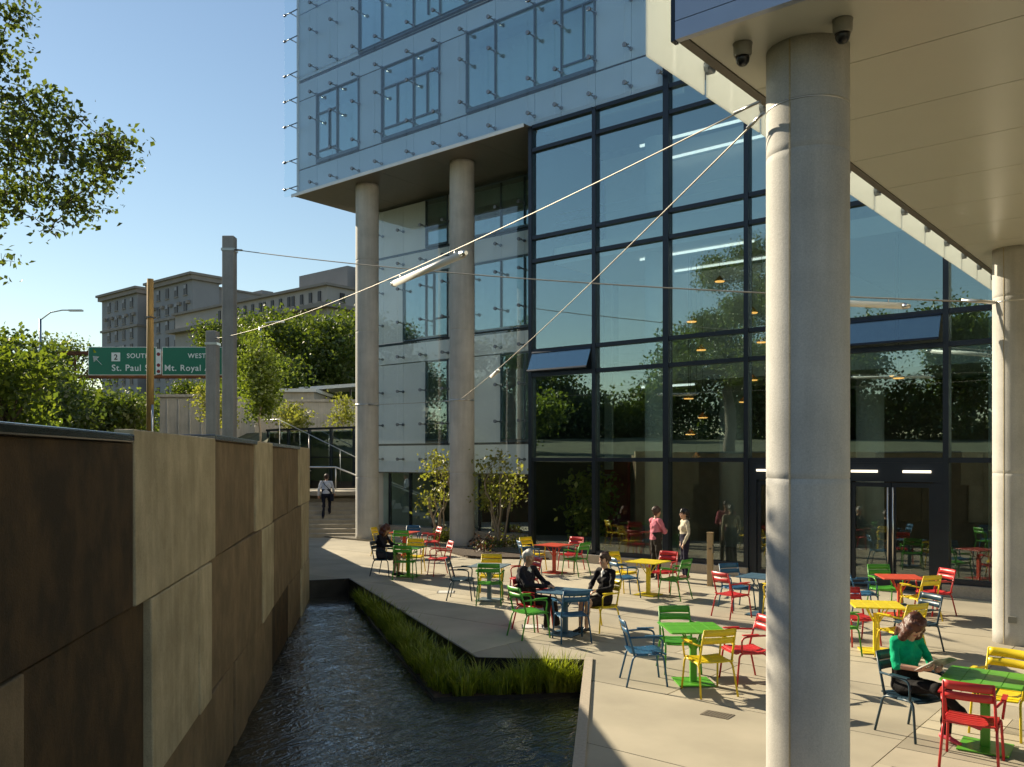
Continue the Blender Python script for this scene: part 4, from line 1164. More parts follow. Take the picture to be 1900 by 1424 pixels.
for k in range(30):
    t = rg.random(); u = rg.random()
    p = Vector((-22.2, 22.5, 0)).lerp(Vector((-17.8, 19.9, 0)), t).lerp(Vector((-22.0, 23.9, 0)).lerp(Vector((-16.9, 23.6, 0)), t), u * .8)
    if abs(p.x + 20.3) < .6 and abs(p.y - 22.05) < .6: continue
    kind = rg.choice(('leaf_yellow', 'leaf_red', 'leaf_mid', 'leaf_yellow', 'leaf_red'))
    word = {'leaf_yellow': 'yellow-green', 'leaf_red': 'russet brown', 'leaf_mid': 'dark green'}[kind]
    s = rg.uniform(.10, .20)
    o = link('low_shrub', leaves_mesh('low_shrub', [(0, 0, s * .7, s, s, s * .75), (s * .5, s * .3, s * .5, s * .6, s * .6, s * .5)], 110, .09, M[kind], 500 + k, .1), None, (p.x, p.y, .05))
    tag(o, 'low %s shrub in the planting bed below the small trees' % word, 'shrub', 'low %s shrubs in the bed' % word)

# in-ground fittings and the door post
for (x, y, lab) in ((-13.69, 14.34, 'white flush light set in the paving near the navy chair'), (-9.7, 12.38, 'white flush light set in the paving behind the green chair')):
    o = empty('paving_light', (x, y, 0), YAW, lab, 'ground light', 'flush lights in the paving')
    MB().box(-.19, -.19, .001, .19, .19, .006).build('frame', M['steel'], o)
    MB().box(-.165, -.165, .0065, .165, .165, .010).build('lens', M['white_metal'], o)
dr = empty('drain_cover', (-4.7, 9.5, 0), R(3), 'grey metal drain cover in the paving in front of the yellow chair', 'drain cover')
M['drain'] = mat('drain_metal', (0.20, 0.17, 0.13), 0.6, 0.3, var=0.1)
MB().box(-.17, -.11, .001, .17, .11, .006).build('frame', M['drain'], dr)
for k in range(8): MB().box(-.15 + k * .038, -.095, .0062, -.13 + k * .038, .095, .009).build('bar', M['drain'], dr)
M['post_tan'] = mat('tan_bollard_paint', (0.40, 0.29, 0.16), 0.5, 0.1, var=0.06)
po = empty('door_button_post', (-9.55, 18.93, 0), R(8), 'square tan post with a push plate near the entrance doors', 'post')
MB().box(-.06, -.06, 0, .06, .06, 1.24).build('shaft', M['post_tan'], po, bevel=.008)
MB().box(.061, -.05, .78, .08, .05, .95).build('push_plate', M['steel'], po)
MB().lathe([(.03, 0), (.03, .02)], 16).build('button', M['steel_dark'], po).location = (0.02, -.065, .87)
MB().box(-.07, -.07, 1.24, .07, .07, 1.26).build('cap', M['post_tan'], po)
# indoor plant and pendant lamps behind the glass
tree('indoor_plant', (-14.9, 21.75, .06), 1.2, .04, [(0, 0, 1.1, .42, .3, .45), (.1, 0, 1.75, .45, .3, .42), (-.1, .1, 2.2, .33, .3, .35), (.2, .1, .65, .33, .3, .3)], 1500, .16, M['leaf_bright'], 'tall leafy plant just inside the glass wall', 'plant', seed=71, shell=.1)
for k, (x, y, z_) in enumerate(((-12.4, 23.4, 7.0), (-12.3, 23.8, 6.2), (-12.5, 23.4, 4.75), (-12.3, 23.9, 4.2), (-12.5, 23.5, 3.7), (-12.3, 23.5, 3.0), (-10.6, 23.6, 7.1), (-10.5, 24.0, 6.3), (-10.6, 23.6, 5.2), (-10.9, 23.7, 4.6), (-11.8, 24.0, 8.2), (-7.1, 24.8, 5.2), (-6.9, 24.4, 5.1), (-4.2, 24.6, 5.2))):
    o = empty('pendant_lamp', (x, y, z_), 0, 'small glowing orange pendant lamp behind the tall glass wall', 'lamp', 'orange pendant lamps indoors')
    MB().lathe([(.02, .16), (.03, .12)][::-1] + [], 8) if False else None
    MB().lathe([(.16, .0), (.15, .03), (.07, .10), (.025, .16)], 20).build('lamp_shade', M['lamp_shade'], o, smooth=True)
    MB().lathe([(.13, -.02), (.145, -.001)], 20).build('bulb', M['lamp_glow'], o, smooth=True)
    MB().tube([(0, 0, .16), (0, 0, 8.9 - z_ if z_ < 8.5 else .6)], .006, 5).build('cord', M['steel_dark'], o)

# ------------------------------------------------------------------ furniture
def chair_parts():
    p = {}
    def arc(pts, n=5):
        """round the corners of a polyline"""
        pts = [Vector(q) for q in pts]; out = [pts[0]]
        for a, b, c in zip(pts[:-2], pts[1:-1], pts[2:]):
            r_ = min(.07, (a - b).length * .45, (c - b).length * .45)
            s = b + (a - b).normalized() * r_; e = b + (c - b).normalized() * r_
            for i in range(n + 1):
                t = i / n; out.append(s * (1 - t) ** 2 + b * 2 * t * (1 - t) + e * t * t)
        out.append(pts[-1]); return out
    for s, k in ((-1, 'L'), (1, 'R')):
        p['leg_f' + k] = MB().tube(arc([(s * .255, .265, 0), (s * .235, .215, .425), (s * .235, .02, .415)]), .0135, 8)
        p['leg_r' + k] = MB().tube(arc([(s * .255, -.275, 0), (s * .230, -.175, .410), (s * .235, .015, .413)]), .0135, 8)
        p['arm' + k] = MB().tube(arc([(s * .232, -.225, .645), (s * .275, .06, .655), (s * .275, .205, .635), (s * .250, .19, .43)]), .013, 8)
        p['post' + k] = MB().tube([(s * .225, -.165, .405), (s * .222, -.215, .60), (s * .215, -.29, .855)], [.015, .014, .012], 8)
        p['pad' + k] = MB().obox((s * .276, .08, .672), (0, 1, 0), (1, 0, 0), (0, 0, 1), .115, .024, .007)
    seat = MB()
    ys_ = [(-.19, .428), (-.135, .418), (-.08, .414), (-.025, .414), (.03, .418), (.085, .424), (.14, .430), (.195, .428), (.238, .412)]
    for i, (y, z) in enumerate(ys_):
        tilt = (ys_[min(i + 1, 8)][1] - ys_[max(i - 1, 0)][1]) / .11
        for x0, x1, dz0, dz1 in ((-.225, -.08, .010, 0), (-.08, .08, 0, 0), (.08, .225, 0, .010)):
            v = []
            for zz in (-.008, .008):
                for (x, yy, dz) in ((x0, -.0235, dz0), (x1, -.0235, dz1), (x1, .0235, dz1), (x0, .0235, dz0)):
                    v.append((x, y + yy, z + dz + zz + tilt * yy))
            seat.add(v, [(3,2,1,0),(4,5,6,7),(0,1,5,4),(1,2,6,5),(2,3,7,6),(3,0,4,7)])
    p['seat'] = seat
    def slat(z0, z1):
        mb = MB(); n = 8; v = []; f = []
        for i in range(n + 1):
            t = i / n * 2 - 1; x = t * .218
            bow = -.030 * (1 - t * t)
            for (z, th) in ((z0, .006), (z1, .006)):
                y = -.205 - (z - .60) * .335 + bow
                v += [(x, y - th, z), (x, y + th, z)]
        for i in range(n):
            a = i * 4; b = a + 4
            f += [(a, a+2, b+2, b), (a+1, b+1, b+3, a+3), (a+2, a+3, b+3, b+2), (a, b, b+1, a+1)]
        f += [(0, 1, 3, 2), (n*4, n*4+2, n*4+3, n*4+1)]
        return mb.add(v, f)
    p['slat1'] = slat(.672, .755); p['slat2'] = slat(.770, .862)
    return p
CHAIR = {}
def make_chair(colour):
    m_ = M['chair_' + colour]
    root = empty('metal_armchair', (0, 0, 0))
    pp = chair_parts()
    names = dict(leg_fL='leg', leg_fR='leg', leg_rL='leg', leg_rR='leg', armL='arm', armR='arm', postL='back_post', postR='back_post', padL='arm_rest', padR='arm_rest', seat='seat', slat1='back_slat', slat2='back_slat')
    for k, mb in pp.items(): mb.build(names[k], m_, root, smooth=k[:3] in ('leg', 'arm', 'pos', 'sla'))
    return root
def make_table(colour, big=False):
    m_ = M['table_' + colour]
    root = empty('square_table', (0, 0, 0))
    h = .38
    n = 5; c = .045; pts = []
    for sx, sy, a0 in ((1, -1, -90), (1, 1, 0), (-1, 1, 90), (-1, -1, 180)):
        for i in range(n):
            a = R(a0 + 90 * i / (n - 1)); pts.append((sx * (h - c) + c * math.cos(a), sy * (h - c) + c * math.sin(a)))
    top = MB().prism(pts, .722, .733); top.build('table_top', m_, root, bevel=.003)
    w_ = 2 * (h - .012) / 4
    for i in range(4):
        for j in range(3):
            v = 2 * (h - .012) / 3
            MB().box(-h + .012 + i * w_ + .0025, -h + .012 + j * v + .0025, .7335, -h + .012 + (i + 1) * w_ - .0025, -h + .012 + (j + 1) * v - .0025, .7395).build('top_plate', m_, root, bevel=.002)
    MB().box(-.045, -.028, .02, .045, .028, .60).build('pedestal', m_, root, bevel=.006)
    br = MB()
    for sx in (-1, 1):
        for sy in (-1, 1): br.tube([(sx * .03, sy * .02, .45), (sx * .16, sy * .13, .715)], .011, 6)
    br.build('bracket', m_, root, smooth=True)
    MB().box(-.24, -.24, .006, .24, .24, .022).build('base_plate', m_, root, bevel=.004)
    for sx in (-1, 1):
        for sy in (-1, 1): MB().lathe([(.02, 0), (.02, .0055)], 10, (sx * .2, sy * .2, 0)).build('foot', M['black'], root)
    return root
TAB = {}
used = {}
def place(kind, key, maker, loc, rz, label, cat, group):
    k = (kind, key)
    if k not in used:
        used[k] = maker(key); o = used[k]
    else:
        o = copy_tree(used[k])
    o.location = (loc[0], loc[1], 0.001); o.rotation_euler = (0, 0, rz)
    tag(o, label, cat, group)
    return o
SEATS = {}
# name: (x, y, yaw, table colour, table label, phrase, [(colour, side angle, distance, skew)])
TABLES = {
 'A': (-2.02, 10.16, 4, 'green', 'green table in the right corner beside the woman reading', [('navy', 178, .72, -24), ('yellow', 88, .70, -3), ('red', -90, .60, 6), ('green', 5, .66, 0)]),
 'B': (-4.33, 14.15, 28, 'yellow', 'yellow table just right of the near column', [('yellow', -68, .50, 4), ('red', 95, .62, 6), ('navy', 12, .72, 8), ('green', 190, .66, 0)]),
 'C': (-4.99, 17.72, 30, 'red', 'red table in front of the entrance doors', [('blue', 180, .72, -6), ('green', 92, .62, 0), ('yellow', -72, .52, 4), ('red', 10, .74, 4)]),
 'D': (-5.62, 10.65, 42, 'green', 'green table standing alone left of the near column', [('blue', 178, .66, 5), ('green', 95, .70, -2), ('red', 8, .74, 5), ('yellow', -78, .50, 3)]),
 'E': (-7.05, 16.1, 0, 'blue', 'blue table partly behind the near column', [('blue', 150, .80, 0), ('red', -122, .66, 10), ('yellow', -28, .60, 0), ('green', 70, .7, 0)]),
 'F': (-9.98, 16.85, 2, 'yellow', 'yellow table in front of the standing couple', [('yellow', 172, .74, 0), ('blue', -115, .62, -8), ('red', 95, .80, 0), ('green', -8, .72, 8)]),
 'G': (-8.85, 12.2, 10, 'blue', 'blue table where the man and woman sit talking', [('red', 176, .74, 10), ('green', -122, .66, 10), ('blue', -42, .52, 4), ('yellow', 72, .76, 5)]),
 'H': (-13.79, 18.52, 0, 'red', 'red table next to the glass wall and the planting bed', [('yellow', 172, .80, 0), ('blue', -128, .66, 0), ('red', 92, .80, 0), ('green', -2, .72, 0)]),
 'I': (-12.2, 14.1, 22, 'grey', 'blue-grey table between the water and the planting bed', [('navy', 206, .62, 8), ('yellow', 128, .72, 0), ('green', -48, .46, -6), ('red', 58, .80, 10)]),
 'J': (-16.25, 15.65, 24, 'green', 'green table where the woman in the dark dress sits', [('navy', 205, .66, -4), ('yellow', 125, .72, 0), ('green', -55, .48, 0), ('red', 55, .82, 6)]),
 'K': (-19.7, 18.8, 20, 'red', 'red table farthest back beside the slim column', [('yellow', 205, .72, 0), ('blue', 120, .75, 0), ('green', -50, .60, 0), ('red', 55, .82, 8)]),
}
for key, (x, y, yaw, tc, phrase, chs) in TABLES.items():
    place('table', tc, make_table, (x, y), R(yaw), 'square ' + phrase, 'table', 'café tables on the plaza')
    for (col, ang, dist, skew) in chs:
        a = R(ang + (39.4 if key in 'BCD' else 0))
        px, py = x + math.cos(a) * dist, y + math.sin(a) * dist
        rz = a + math.pi / 2 + R(skew)          # local +y faces the table
        place('chair', col, make_chair, (px, py), rz, '%s metal armchair at the %s' % (col if col != 'navy' else 'dark blue', phrase), 'chair', 'painted metal armchairs')
        SEATS[(key, col)] = (px, py, rz)

# ------------------------------------------------------------------ people: one continuous skin-and-clothes surface per body
class Body:
    """smooth union of tapered limbs, meshed with surface nets; each piece carries a material"""
    def __init__(self): self.p = []
    def cap(self, a, b, r0, r1=None, m=0, k=.02, lat=None, s=1.0):
        self.p.append((np.array(a, float), np.array(b, float), r0, r0 if r1 is None else r1, m, k, None if lat is None else np.array(lat, float), s)); return self
    def chain(self, pts, rs, m=0, k=.02):
        for a, b, r0, r1 in zip(pts[:-1], pts[1:], rs[:-1], rs[1:]): self.cap(a, b, r0, r1, m, k)
        return self
    def ball(self, c, r, m=0, k=.015): return self.cap(c, c, r, r, m, k)
    def mesh(self, name, mats, h=.009):
        lo = np.min([np.minimum(p[0], p[1]) - max(p[2], p[3]) * max(1, p[7]) for p in self.p], 0) - 3 * h
        hi = np.max([np.maximum(p[0], p[1]) + max(p[2], p[3]) * max(1, p[7]) for p in self.p], 0) + 3 * h
        n = np.ceil((hi - lo) / h).astype(int) + 1
        F = np.full(n, 1.0, np.float32); D = np.full(n, 1.0, np.float32); I = np.zeros(n, np.int16)
        ax = [lo[i] + h * np.arange(n[i]) for i in range(3)]
        for a, b, r0, r1, m, k, lat, s in self.p:
            mg = max(r0, r1) * max(1, s) + max(k, .02) + 2 * h
            i0 = np.maximum(0, np.floor((np.minimum(a, b) - mg - lo) / h).astype(int)); i1 = np.minimum(n, np.ceil((np.maximum(a, b) + mg - lo) / h).astype(int) + 1)
            sl = tuple(slice(i0[i], i1[i]) for i in range(3))
            X, Y, Z_ = np.meshgrid(*[ax[i][sl[i]] for i in range(3)], indexing='ij')
            P = np.stack([X, Y, Z_], -1) - a
            ba = b - a; L2 = ba @ ba
            if lat is not None:
                l = lat / np.linalg.norm(lat)
                P = P - (1 - 1 / s) * (P @ l)[..., None] * l
                ba = ba - (1 - 1 / s) * (ba @ l) * l; L2 = ba @ ba
            t = np.clip((P @ ba) / L2, 0, 1) if L2 > 1e-9 else np.zeros(P.shape[:3])
            d = np.linalg.norm(P - t[..., None] * ba, axis=-1) - (r0 + (r1 - r0) * t)
            f = F[sl]
            hh = np.clip(.5 + .5 * (f - d) / k, 0, 1)
            F[sl] = f * (1 - hh) + d * hh - k * hh * (1 - hh)
            c = d < D[sl]
            D[sl] = np.where(c, d, D[sl]); I[sl] = np.where(c, m, I[sl])
        # surface nets
        ins = F < 0
        cs = np.zeros(np.array(n) - 1, np.uint8)
        corners = [(i, j, k_) for i in (0, 1) for j in (0, 1) for k_ in (0, 1)]
        def sub(A, c): return A[c[0]:c[0] + n[0] - 1, c[1]:c[1] + n[1] - 1, c[2]:c[2] + n[2] - 1]
        for c in corners: cs += sub(ins, c)
        act = (cs > 0) & (cs < 8)
        idx = np.argwhere(act)
        vid = -np.ones(act.shape, np.int64); vid[act] = np.arange(len(idx))
        pos = np.zeros((len(idx), 3)); cnt = np.zeros(len(idx))
        for a_ in corners:
            for d_ in range(3):
                if a_[d_]: continue
                b_ = list(a_); b_[d_] = 1
                fa = F[idx[:, 0] + a_[0], idx[:, 1] + a_[1], idx[:, 2] + a_[2]]; fb = F[idx[:, 0] + b_[0], idx[:, 1] + b_[1], idx[:, 2] + b_[2]]
                cr = (fa < 0) != (fb < 0)
                t = np.where(cr, fa / np.where(cr, fa - fb, 1), 0)
                q = np.array(a_)[None] + 0.0 * pos
                q[:, d_] += t
                pos += np.where(cr[:, None], q, 0); cnt += cr
        pos = (pos / cnt[:, None] + idx) * h + lo
        mi0 = I[idx[:, 0], idx[:, 1], idx[:, 2]]
        rr = np.random.default_rng(len(idx))
        wr_ = np.zeros(len(idx))
        for _ in range(14):
            kv = rr.normal(size=3) * np.array([1, 1, .8]); kv *= rr.uniform(22, 75) / np.linalg.norm(kv)
            wr_ += np.sin(pos @ kv + rr.uniform(0, 6.28) + 1.3 * np.sin(pos @ (kv[[1, 2, 0]] * .3)))
        amp = np.where((mi0 == 1) | (mi0 == 2), .0017, 0.0) if len(mats) > 1 else np.full(len(idx), .0026)
        gi = np.clip(((pos - lo) / h).round().astype(int), 1, np.array(n) - 2)
        nrm_ = np.stack([F[gi[:, 0] + (a_ == 0), gi[:, 1] + (a_ == 1), gi[:, 2] + (a_ == 2)] - F[gi[:, 0] - (a_ == 0), gi[:, 1] - (a_ == 1), gi[:, 2] - (a_ == 2)] for a_ in range(3)], 1)
        nrm_ /= np.linalg.norm(nrm_, axis=1)[:, None] + 1e-9
        pos = pos + nrm_ * (wr_ * amp)[:, None]
        quads = []
        for d_ in range(3):
            u, w_ = [(1, 2), (2, 0), (0, 1)][d_]
            A = np.argwhere(np.take(ins, range(n[d_] - 1), d_) != np.take(ins, range(1, n[d_]), d_))
            A = A[(A[:, u] > 0) & (A[:, w_] > 0) & (A[:, u] < n[u] - 1) & (A[:, w_] < n[w_] - 1)]
            def cell(du, dw):
                c = A.copy(); c[:, u] -= du; c[:, w_] -= dw; return vid[c[:, 0], c[:, 1], c[:, 2]]
            q = np.stack([cell(1, 1), cell(0, 1), cell(0, 0), cell(1, 0)], 1)
            fl = ~ins[A[:, 0], A[:, 1], A[:, 2]]
            q[fl] = q[fl][:, ::-1]
            quads.append(q)
        Q = np.concatenate(quads); Q = Q[(Q >= 0).all(1)]
        mi = I[np.minimum(idx[:, 0], n[0] - 1), idx[:, 1], idx[:, 2]]
        me = bpy.data.meshes.new(name)
        me.from_pydata(pos.tolist(), [], Q.tolist())
        for m_ in mats: me.materials.append(m_)
        me.polygons.foreach_set('material_index', mi[Q[:, 0]].astype(np.int32))
        me.polygons.foreach_set('use_smooth', np.ones(len(Q), bool))
        me.update()
        return me

M['skin'] = mat('skin_light', (0.52, 0.30, 0.20), 0.5, var=0.06, scale=20)
M['skin_tan'] = mat('skin_tan', (0.42, 0.235, 0.15), 0.5, var=0.06, scale=20)
M['lip'] = mat('lips', (0.34, 0.10, 0.09), 0.45)
M['eye'] = mat('eye_dark', (0.03, 0.02, 0.02), 0.2)
M['white_cloth'] = mat('white_shirt_cloth', (0.66, 0.65, 0.62), .8, var=.06, scale=20)
def cloth(n_, c, var=.14): return mat(n_, c, 0.85, var=var, scale=22, bump=.35, bscale=38, spec=.2)
V3 = lambda *a: np.array(a, float)
def unit(v): return v / (np.linalg.norm(v) + 1e-9)
SK, TOP, BOT, SHOE, LIP, EYE, EXT, SHIRT = range(8)

def hand(b, wrist, d, nrm, side, curl=.6, m=SK, spread=.018):
    """palm, four unequal bent fingers and a thumb leaving the side of the palm"""
    d = unit(V3(*d)); nrm = unit(V3(*nrm) - d * (V3(*nrm) @ d)); lat = np.cross(d, nrm) * side
    w_ = V3(*wrist)
    b.cap(w_, w_ + d * .075, .026, .030, m, .012, lat=nrm, s=.62)
    b.cap(w_ + d * .05 - lat * .02, w_ + d * .075 + lat * .025, .020, .020, m, .010, lat=nrm, s=.7)
    for i, (o, L_) in enumerate(((.029, .068), (.010, .076), (-.010, .071), (-.028, .056))):
        p0 = w_ + d * .078 + lat * o
        a1 = curl * .8; a2 = curl * 1.7; a3 = curl * 2.3
        dd = lambda a: unit(d * math.cos(a) + nrm * math.sin(a))
        p1 = p0 + dd(a1) * L_ * .45; p2 = p1 + dd(a2) * L_ * .32; p3 = p2 + dd(a3) * L_ * .23
        b.chain([p0, p1, p2, p3], [.0095, .0088, .0080, .0068], m, .004)
    t0 = w_ + d * .018 + lat * .024
    t1 = t0 + unit(d * .6 + lat * .8 + nrm * .2) * .038
    t2 = t1 + unit(d * .85 + lat * .25 + nrm * .5) * .032
    t3 = t2 + unit(d * .8 + nrm * .6) * .022
    b.chain([t0, t1, t2, t3], [.013, .0115, .0095, .008], m, .006)

def head(b, hb_, c, fwd, up, sc=1.0, hair=None, lips=LIP):
    c = V3(*c); f = unit(V3(*fwd)); u = unit(V3(*up) - f * (V3(*up) @ f)); r = np.cross(f, u)
    b.cap(c + u * .028 * sc - f * .012 * sc, c + u * .035 * sc + f * .010 * sc, .088 * sc, .082 * sc, SK, .02, lat=r, s=.86)
    b.cap(c - u * .045 * sc + f * .030 * sc, c - u * .075 * sc + f * .040 * sc, .056 * sc, .040 * sc, SK, .03, lat=r, s=.95)
    b.cap(c + f * .082 * sc + u * .012 * sc, c + f * .104 * sc - u * .020 * sc, .010 * sc, .0135 * sc, SK, .008)
    for s in (-1, 1):
        b.cap(c + f * .079 * sc + r * s * .030 * sc + u * .010 * sc, c + f * .079 * sc + r * s * .036 * sc + u * .010 * sc, .0095 * sc, .0085 * sc, EYE, .003)
        b.cap(c + f * .083 * sc + r * s * .018 * sc + u * .030 * sc, c + f * .074 * sc + r * s * .045 * sc + u * .031 * sc, .007 * sc, .005 * sc, EXT, .004)
        b.cap(c + r * s * .078 * sc - f * .008 * sc + u * .018 * sc, c + r * s * .080 * sc - f * .004 * sc - u * .022 * sc, .016 * sc, .011 * sc, SK, .006)
        b.cap(c + f * .05 * sc + r * s * .042 * sc - u * .022 * sc, c + f * .05 * sc + r * s * .040 * sc - u * .03 * sc, .026 * sc, .024 * sc, SK, .02)
    b.cap(c + f * .082 * sc - r * .017 * sc - u * .050 * sc, c + f * .082 * sc + r * .017 * sc - u * .050 * sc, .0075 * sc, .0075 * sc, lips, .004)
    if hb_ is not None:
        H_ = hb_
        if hair in ('short', 'thin', 'long', 'tail', 'bun'):
            g = .010 if hair == 'thin' else .018
            H_.cap(c + u * .050 * sc - f * .030 * sc, c + u * .056 * sc - f * .002 * sc, (.084 + g) * sc, (.078 + g) * sc, 0, .02, lat=r, s=.90)
            H_.cap(c + u * .010 * sc - f * .045 * sc, c - u * .03 * sc - f * .05 * sc, (.072 + g * .6) * sc, .052 * sc, 0, .02, lat=r, s=1.0)
            if hair != 'thin':
                for s in (-1, 1): H_.cap(c + r * s * .066 * sc + u * .05 * sc + f * .01 * sc, c + r * s * .076 * sc - u * .0 * sc - f * .02 * sc, .026 * sc, .016 * sc, 0, .02)
                H_.cap(c + f * .050 * sc + u * .098 * sc - r * .03 * sc, c + f * .046 * sc + u * .10 * sc + r * .03 * sc, .026 * sc, .026 * sc, 0, .02)
        if hair == 'tail' or hair == 'bun':
            e = c - f * .115 * sc + u * .02 * sc
            H_.cap(c - f * .085 * sc + u * .03 * sc, e, .032 * sc, .034 * sc, 0, .02)
            if hair == 'tail': H_.chain([e, e - u * .10 * sc - f * .02 * sc, e - u * .20 * sc + f * .02 * sc], [.034 * sc, .030 * sc, .014 * sc], 0, .02)
        if hair == 'long':
            for s in (-1, 1):
                H_.chain([c + r * s * .055 + u * .09, c + r * s * .088 + u * .0 + f * .02, c + r * s * .100 - u * .11 + f * .03, c + r * s * .085 - u * .20 + f * .045], [.035, .040, .042, .020], 0, .025)
                H_.chain([c + r * s * .03 - f * .07, c + r * s * .06 - u * .10 - f * .06, c + r * s * .065 - u * .22 - f * .035], [.055, .052, .030], 0, .03)
    return r, u

def person(name_label, loc, rz, J, mats, hair_mat, hair, fem=False, sc=1.0, sleeve='long', skirt=None, hands=(.5, .5), shoe_h=.045, bulk=1.0, h=.009, bare_legs=False, collar=False):
    """J: joints in local metres, local +y is the way the person faces"""
    b = Body(); hb_ = Body()
    g = {k: V3(*v) for k, v in J.items()}
    pel, che, nek = g['pelvis'], g['chest'], g['neck']
    latp = unit(g['hipR'] - g['hipL']); lats = unit(g['shR'] - g['shL'])
    mid = (pel + che) / 2
    wst = .098 if fem else .112
    b.cap(pel, mid, .112 * bulk, wst * bulk, BOT if skirt is None else BOT, .03, lat=latp, s=1.42)
    b.cap(pel + (mid - pel) * .25, mid, wst * bulk * 1.04, wst * bulk, TOP, .03, lat=latp, s=1.34)
    b.cap(mid, che, wst * bulk, .118 * bulk, TOP, .03, lat=lats, s=1.36)
    b.cap(che, che + (nek - che) * .55, .116 * bulk, .070, TOP, .03, lat=lats, s=1.45)
    b.cap(g['shL'] * .8 + che * .2 + V3(0, 0, .03), g['shR'] * .8 + che * .2 + V3(0, 0, .03), .062, .062, TOP, .03)
    if fem:
        fw = unit(np.cross(V3(0, 0, 1), lats))
        fw = fw if fw @ unit(g['face']) > -.2 else -fw
        for s in (-1, 1): b.ball(che + lats * s * .07 + fw * .075 - V3(0, 0, .02), .062, TOP, .03)
    hc = g['head']
    if collar:
        fwc = unit(np.cross(V3(0, 0, 1), lats)); fwc = fwc if fwc @ unit(g['face']) > -.2 else -fwc
        cb = che + (nek - che) * .55
        b.cap(cb + fwc * .060 + V3(0, 0, .035), cb + fwc * .098 - V3(0, 0, .075), .030, .012, SHIRT, .008)
        for s in (-1, 1): b.cap(cb + lats * s * .045 + V3(0, 0, .045), cb + lats * s * .03 + fwc * .075 + V3(0, 0, .01), .022, .016, SHIRT, .008)
    b.cap(che + (nek - che) * .8, hc - V3(0, 0, .04), .056 if not fem else .048, .050 if not fem else .044, SK, .02)
    head(b, hb_, hc, g['face'], g.get('up', V3(0, 0, 1)), sc, hair)
    for s, S_ in ((-1, 'L'), (1, 'R')):
        sh, el, wr = g['sh' + S_], g['el' + S_], g['wr' + S_]
        ra = (.055, .043, .040, .029) if not fem else (.048, .039, .036, .026)
        ra = tuple(q * (.5 + .5 * bulk) for q in ra)
        if sleeve == 'long':
            b.cap(sh, el, ra[0], ra[1], TOP, .02); b.cap(el, wr, ra[1], ra[3] + .006, TOP, .02); b.cap(wr - unit(wr - el) * .01, wr + unit(wr - el) * .02, ra[3] - .004, ra[3] - .006, SK, .005)
        else:
            cut = el + (wr - el) * .12 if sleeve == 'elbow' else sh + (el - sh) * .5
            b.cap(sh, el, ra[0], ra[1], TOP, .02)
            if sleeve == 'elbow': b.cap(el, cut, ra[1], ra[1] - .002, TOP, .02)
            b.cap(cut, wr, ra[1] - .008, ra[3], SK, .008)
        hd = g.get('hd' + S_, unit(wr - el)); hn = g.get('hn' + S_, V3(0, 0, -1))
        hand(b, wr + unit(V3(*hd)) * .012, hd, hn, s, hands[0 if s < 0 else 1])
        hp, kn, an = g['hip' + S_], g['kn' + S_], g['an' + S_]
        rl = (.088, .062, .058, .044) if not fem else (.086, .058, .054, .038)
        lm = SK if bare_legs else BOT
        if skirt:
            b.cap(hp, hp + (kn - hp) * skirt, rl[0], rl[1] + .022, BOT, .04)
        b.cap(hp, kn, rl[0] * (.97 if skirt else 1), rl[1], lm, .025)
        if bare_legs:
            cf = kn + (an - kn) * .35 + unit(np.cross(latp, an - kn)) * 0
            b.cap(kn, cf, .050, .048, SK, .02); b.cap(cf, an, .048, .031, SK, .02)
        else:
            b.cap(kn, an + unit(kn - an) * .02, rl[2], rl[3] + .012, BOT, .02)
        to = g['to' + S_]
        fd = unit(to - an)
        heel = an - V3(fd[0], fd[1], 0) * .05 + V3(0, 0, -.035)
        b.cap(heel, an + fd * .02 - V3(0, 0, .02), .034, .036, SHOE, .01)
        b.cap(an - V3(0, 0, .035), to, .036, .026, SHOE, .012, lat=V3(0, 0, 1), s=.8)
    root = empty('person', (loc[0], loc[1], loc[2] if len(loc) > 2 else 0), rz, name_label, 'person')
    link('body', b.mesh('body', list(mats) + [M['white_cloth']], h), root)
    if hb_.p: link('hair', hb_.mesh('hair', [hair_mat], h), root)
    return root

def stand(**k):
    J = dict(pelvis=(0, 0, .93), chest=(0, .01, 1.27), neck=(0, .0, 1.46), head=(0, .03, 1.60), face=(0, 1, 0),
             shL=(-.185, 0, 1.40), shR=(.185, 0, 1.40), elL=(-.25, -.04, 1.13), elR=(.25, -.04, 1.13), wrL=(-.26, .06, .89), wrR=(.26, .06, .89),
             hipL=(-.095, 0, .90), hipR=(.095, 0, .90), knL=(-.10, .02, .49), knR=(.10, .02, .49), anL=(-.105, -.02, .09), anR=(.105, -.02, .09), toL=(-.13, .13, .03), toR=(.13, .13, .03))
    J.update(k); return J
def sit(**k):
    J = dict(pelvis=(0, -.10, .53), chest=(0, -.14, .87), neck=(0, -.13, 1.06), head=(0, -.09, 1.20), face=(0, 1, -.05),
             shL=(-.185, -.13, 1.00), shR=(.185, -.13, 1.00), elL=(-.25, -.02, .76), elR=(.25, -.02, .76), wrL=(-.14, .20, .76), wrR=(.14, .20, .76),
             hipL=(-.095, -.06, .515), hipR=(.095, -.06, .515), knL=(-.11, .36, .51), knR=(.11, .36, .51), anL=(-.11, .34, .09), anR=(.11, .34, .09), toL=(-.12, .49, .03), toR=(.12, .49, .03))
    J.update(k); return J

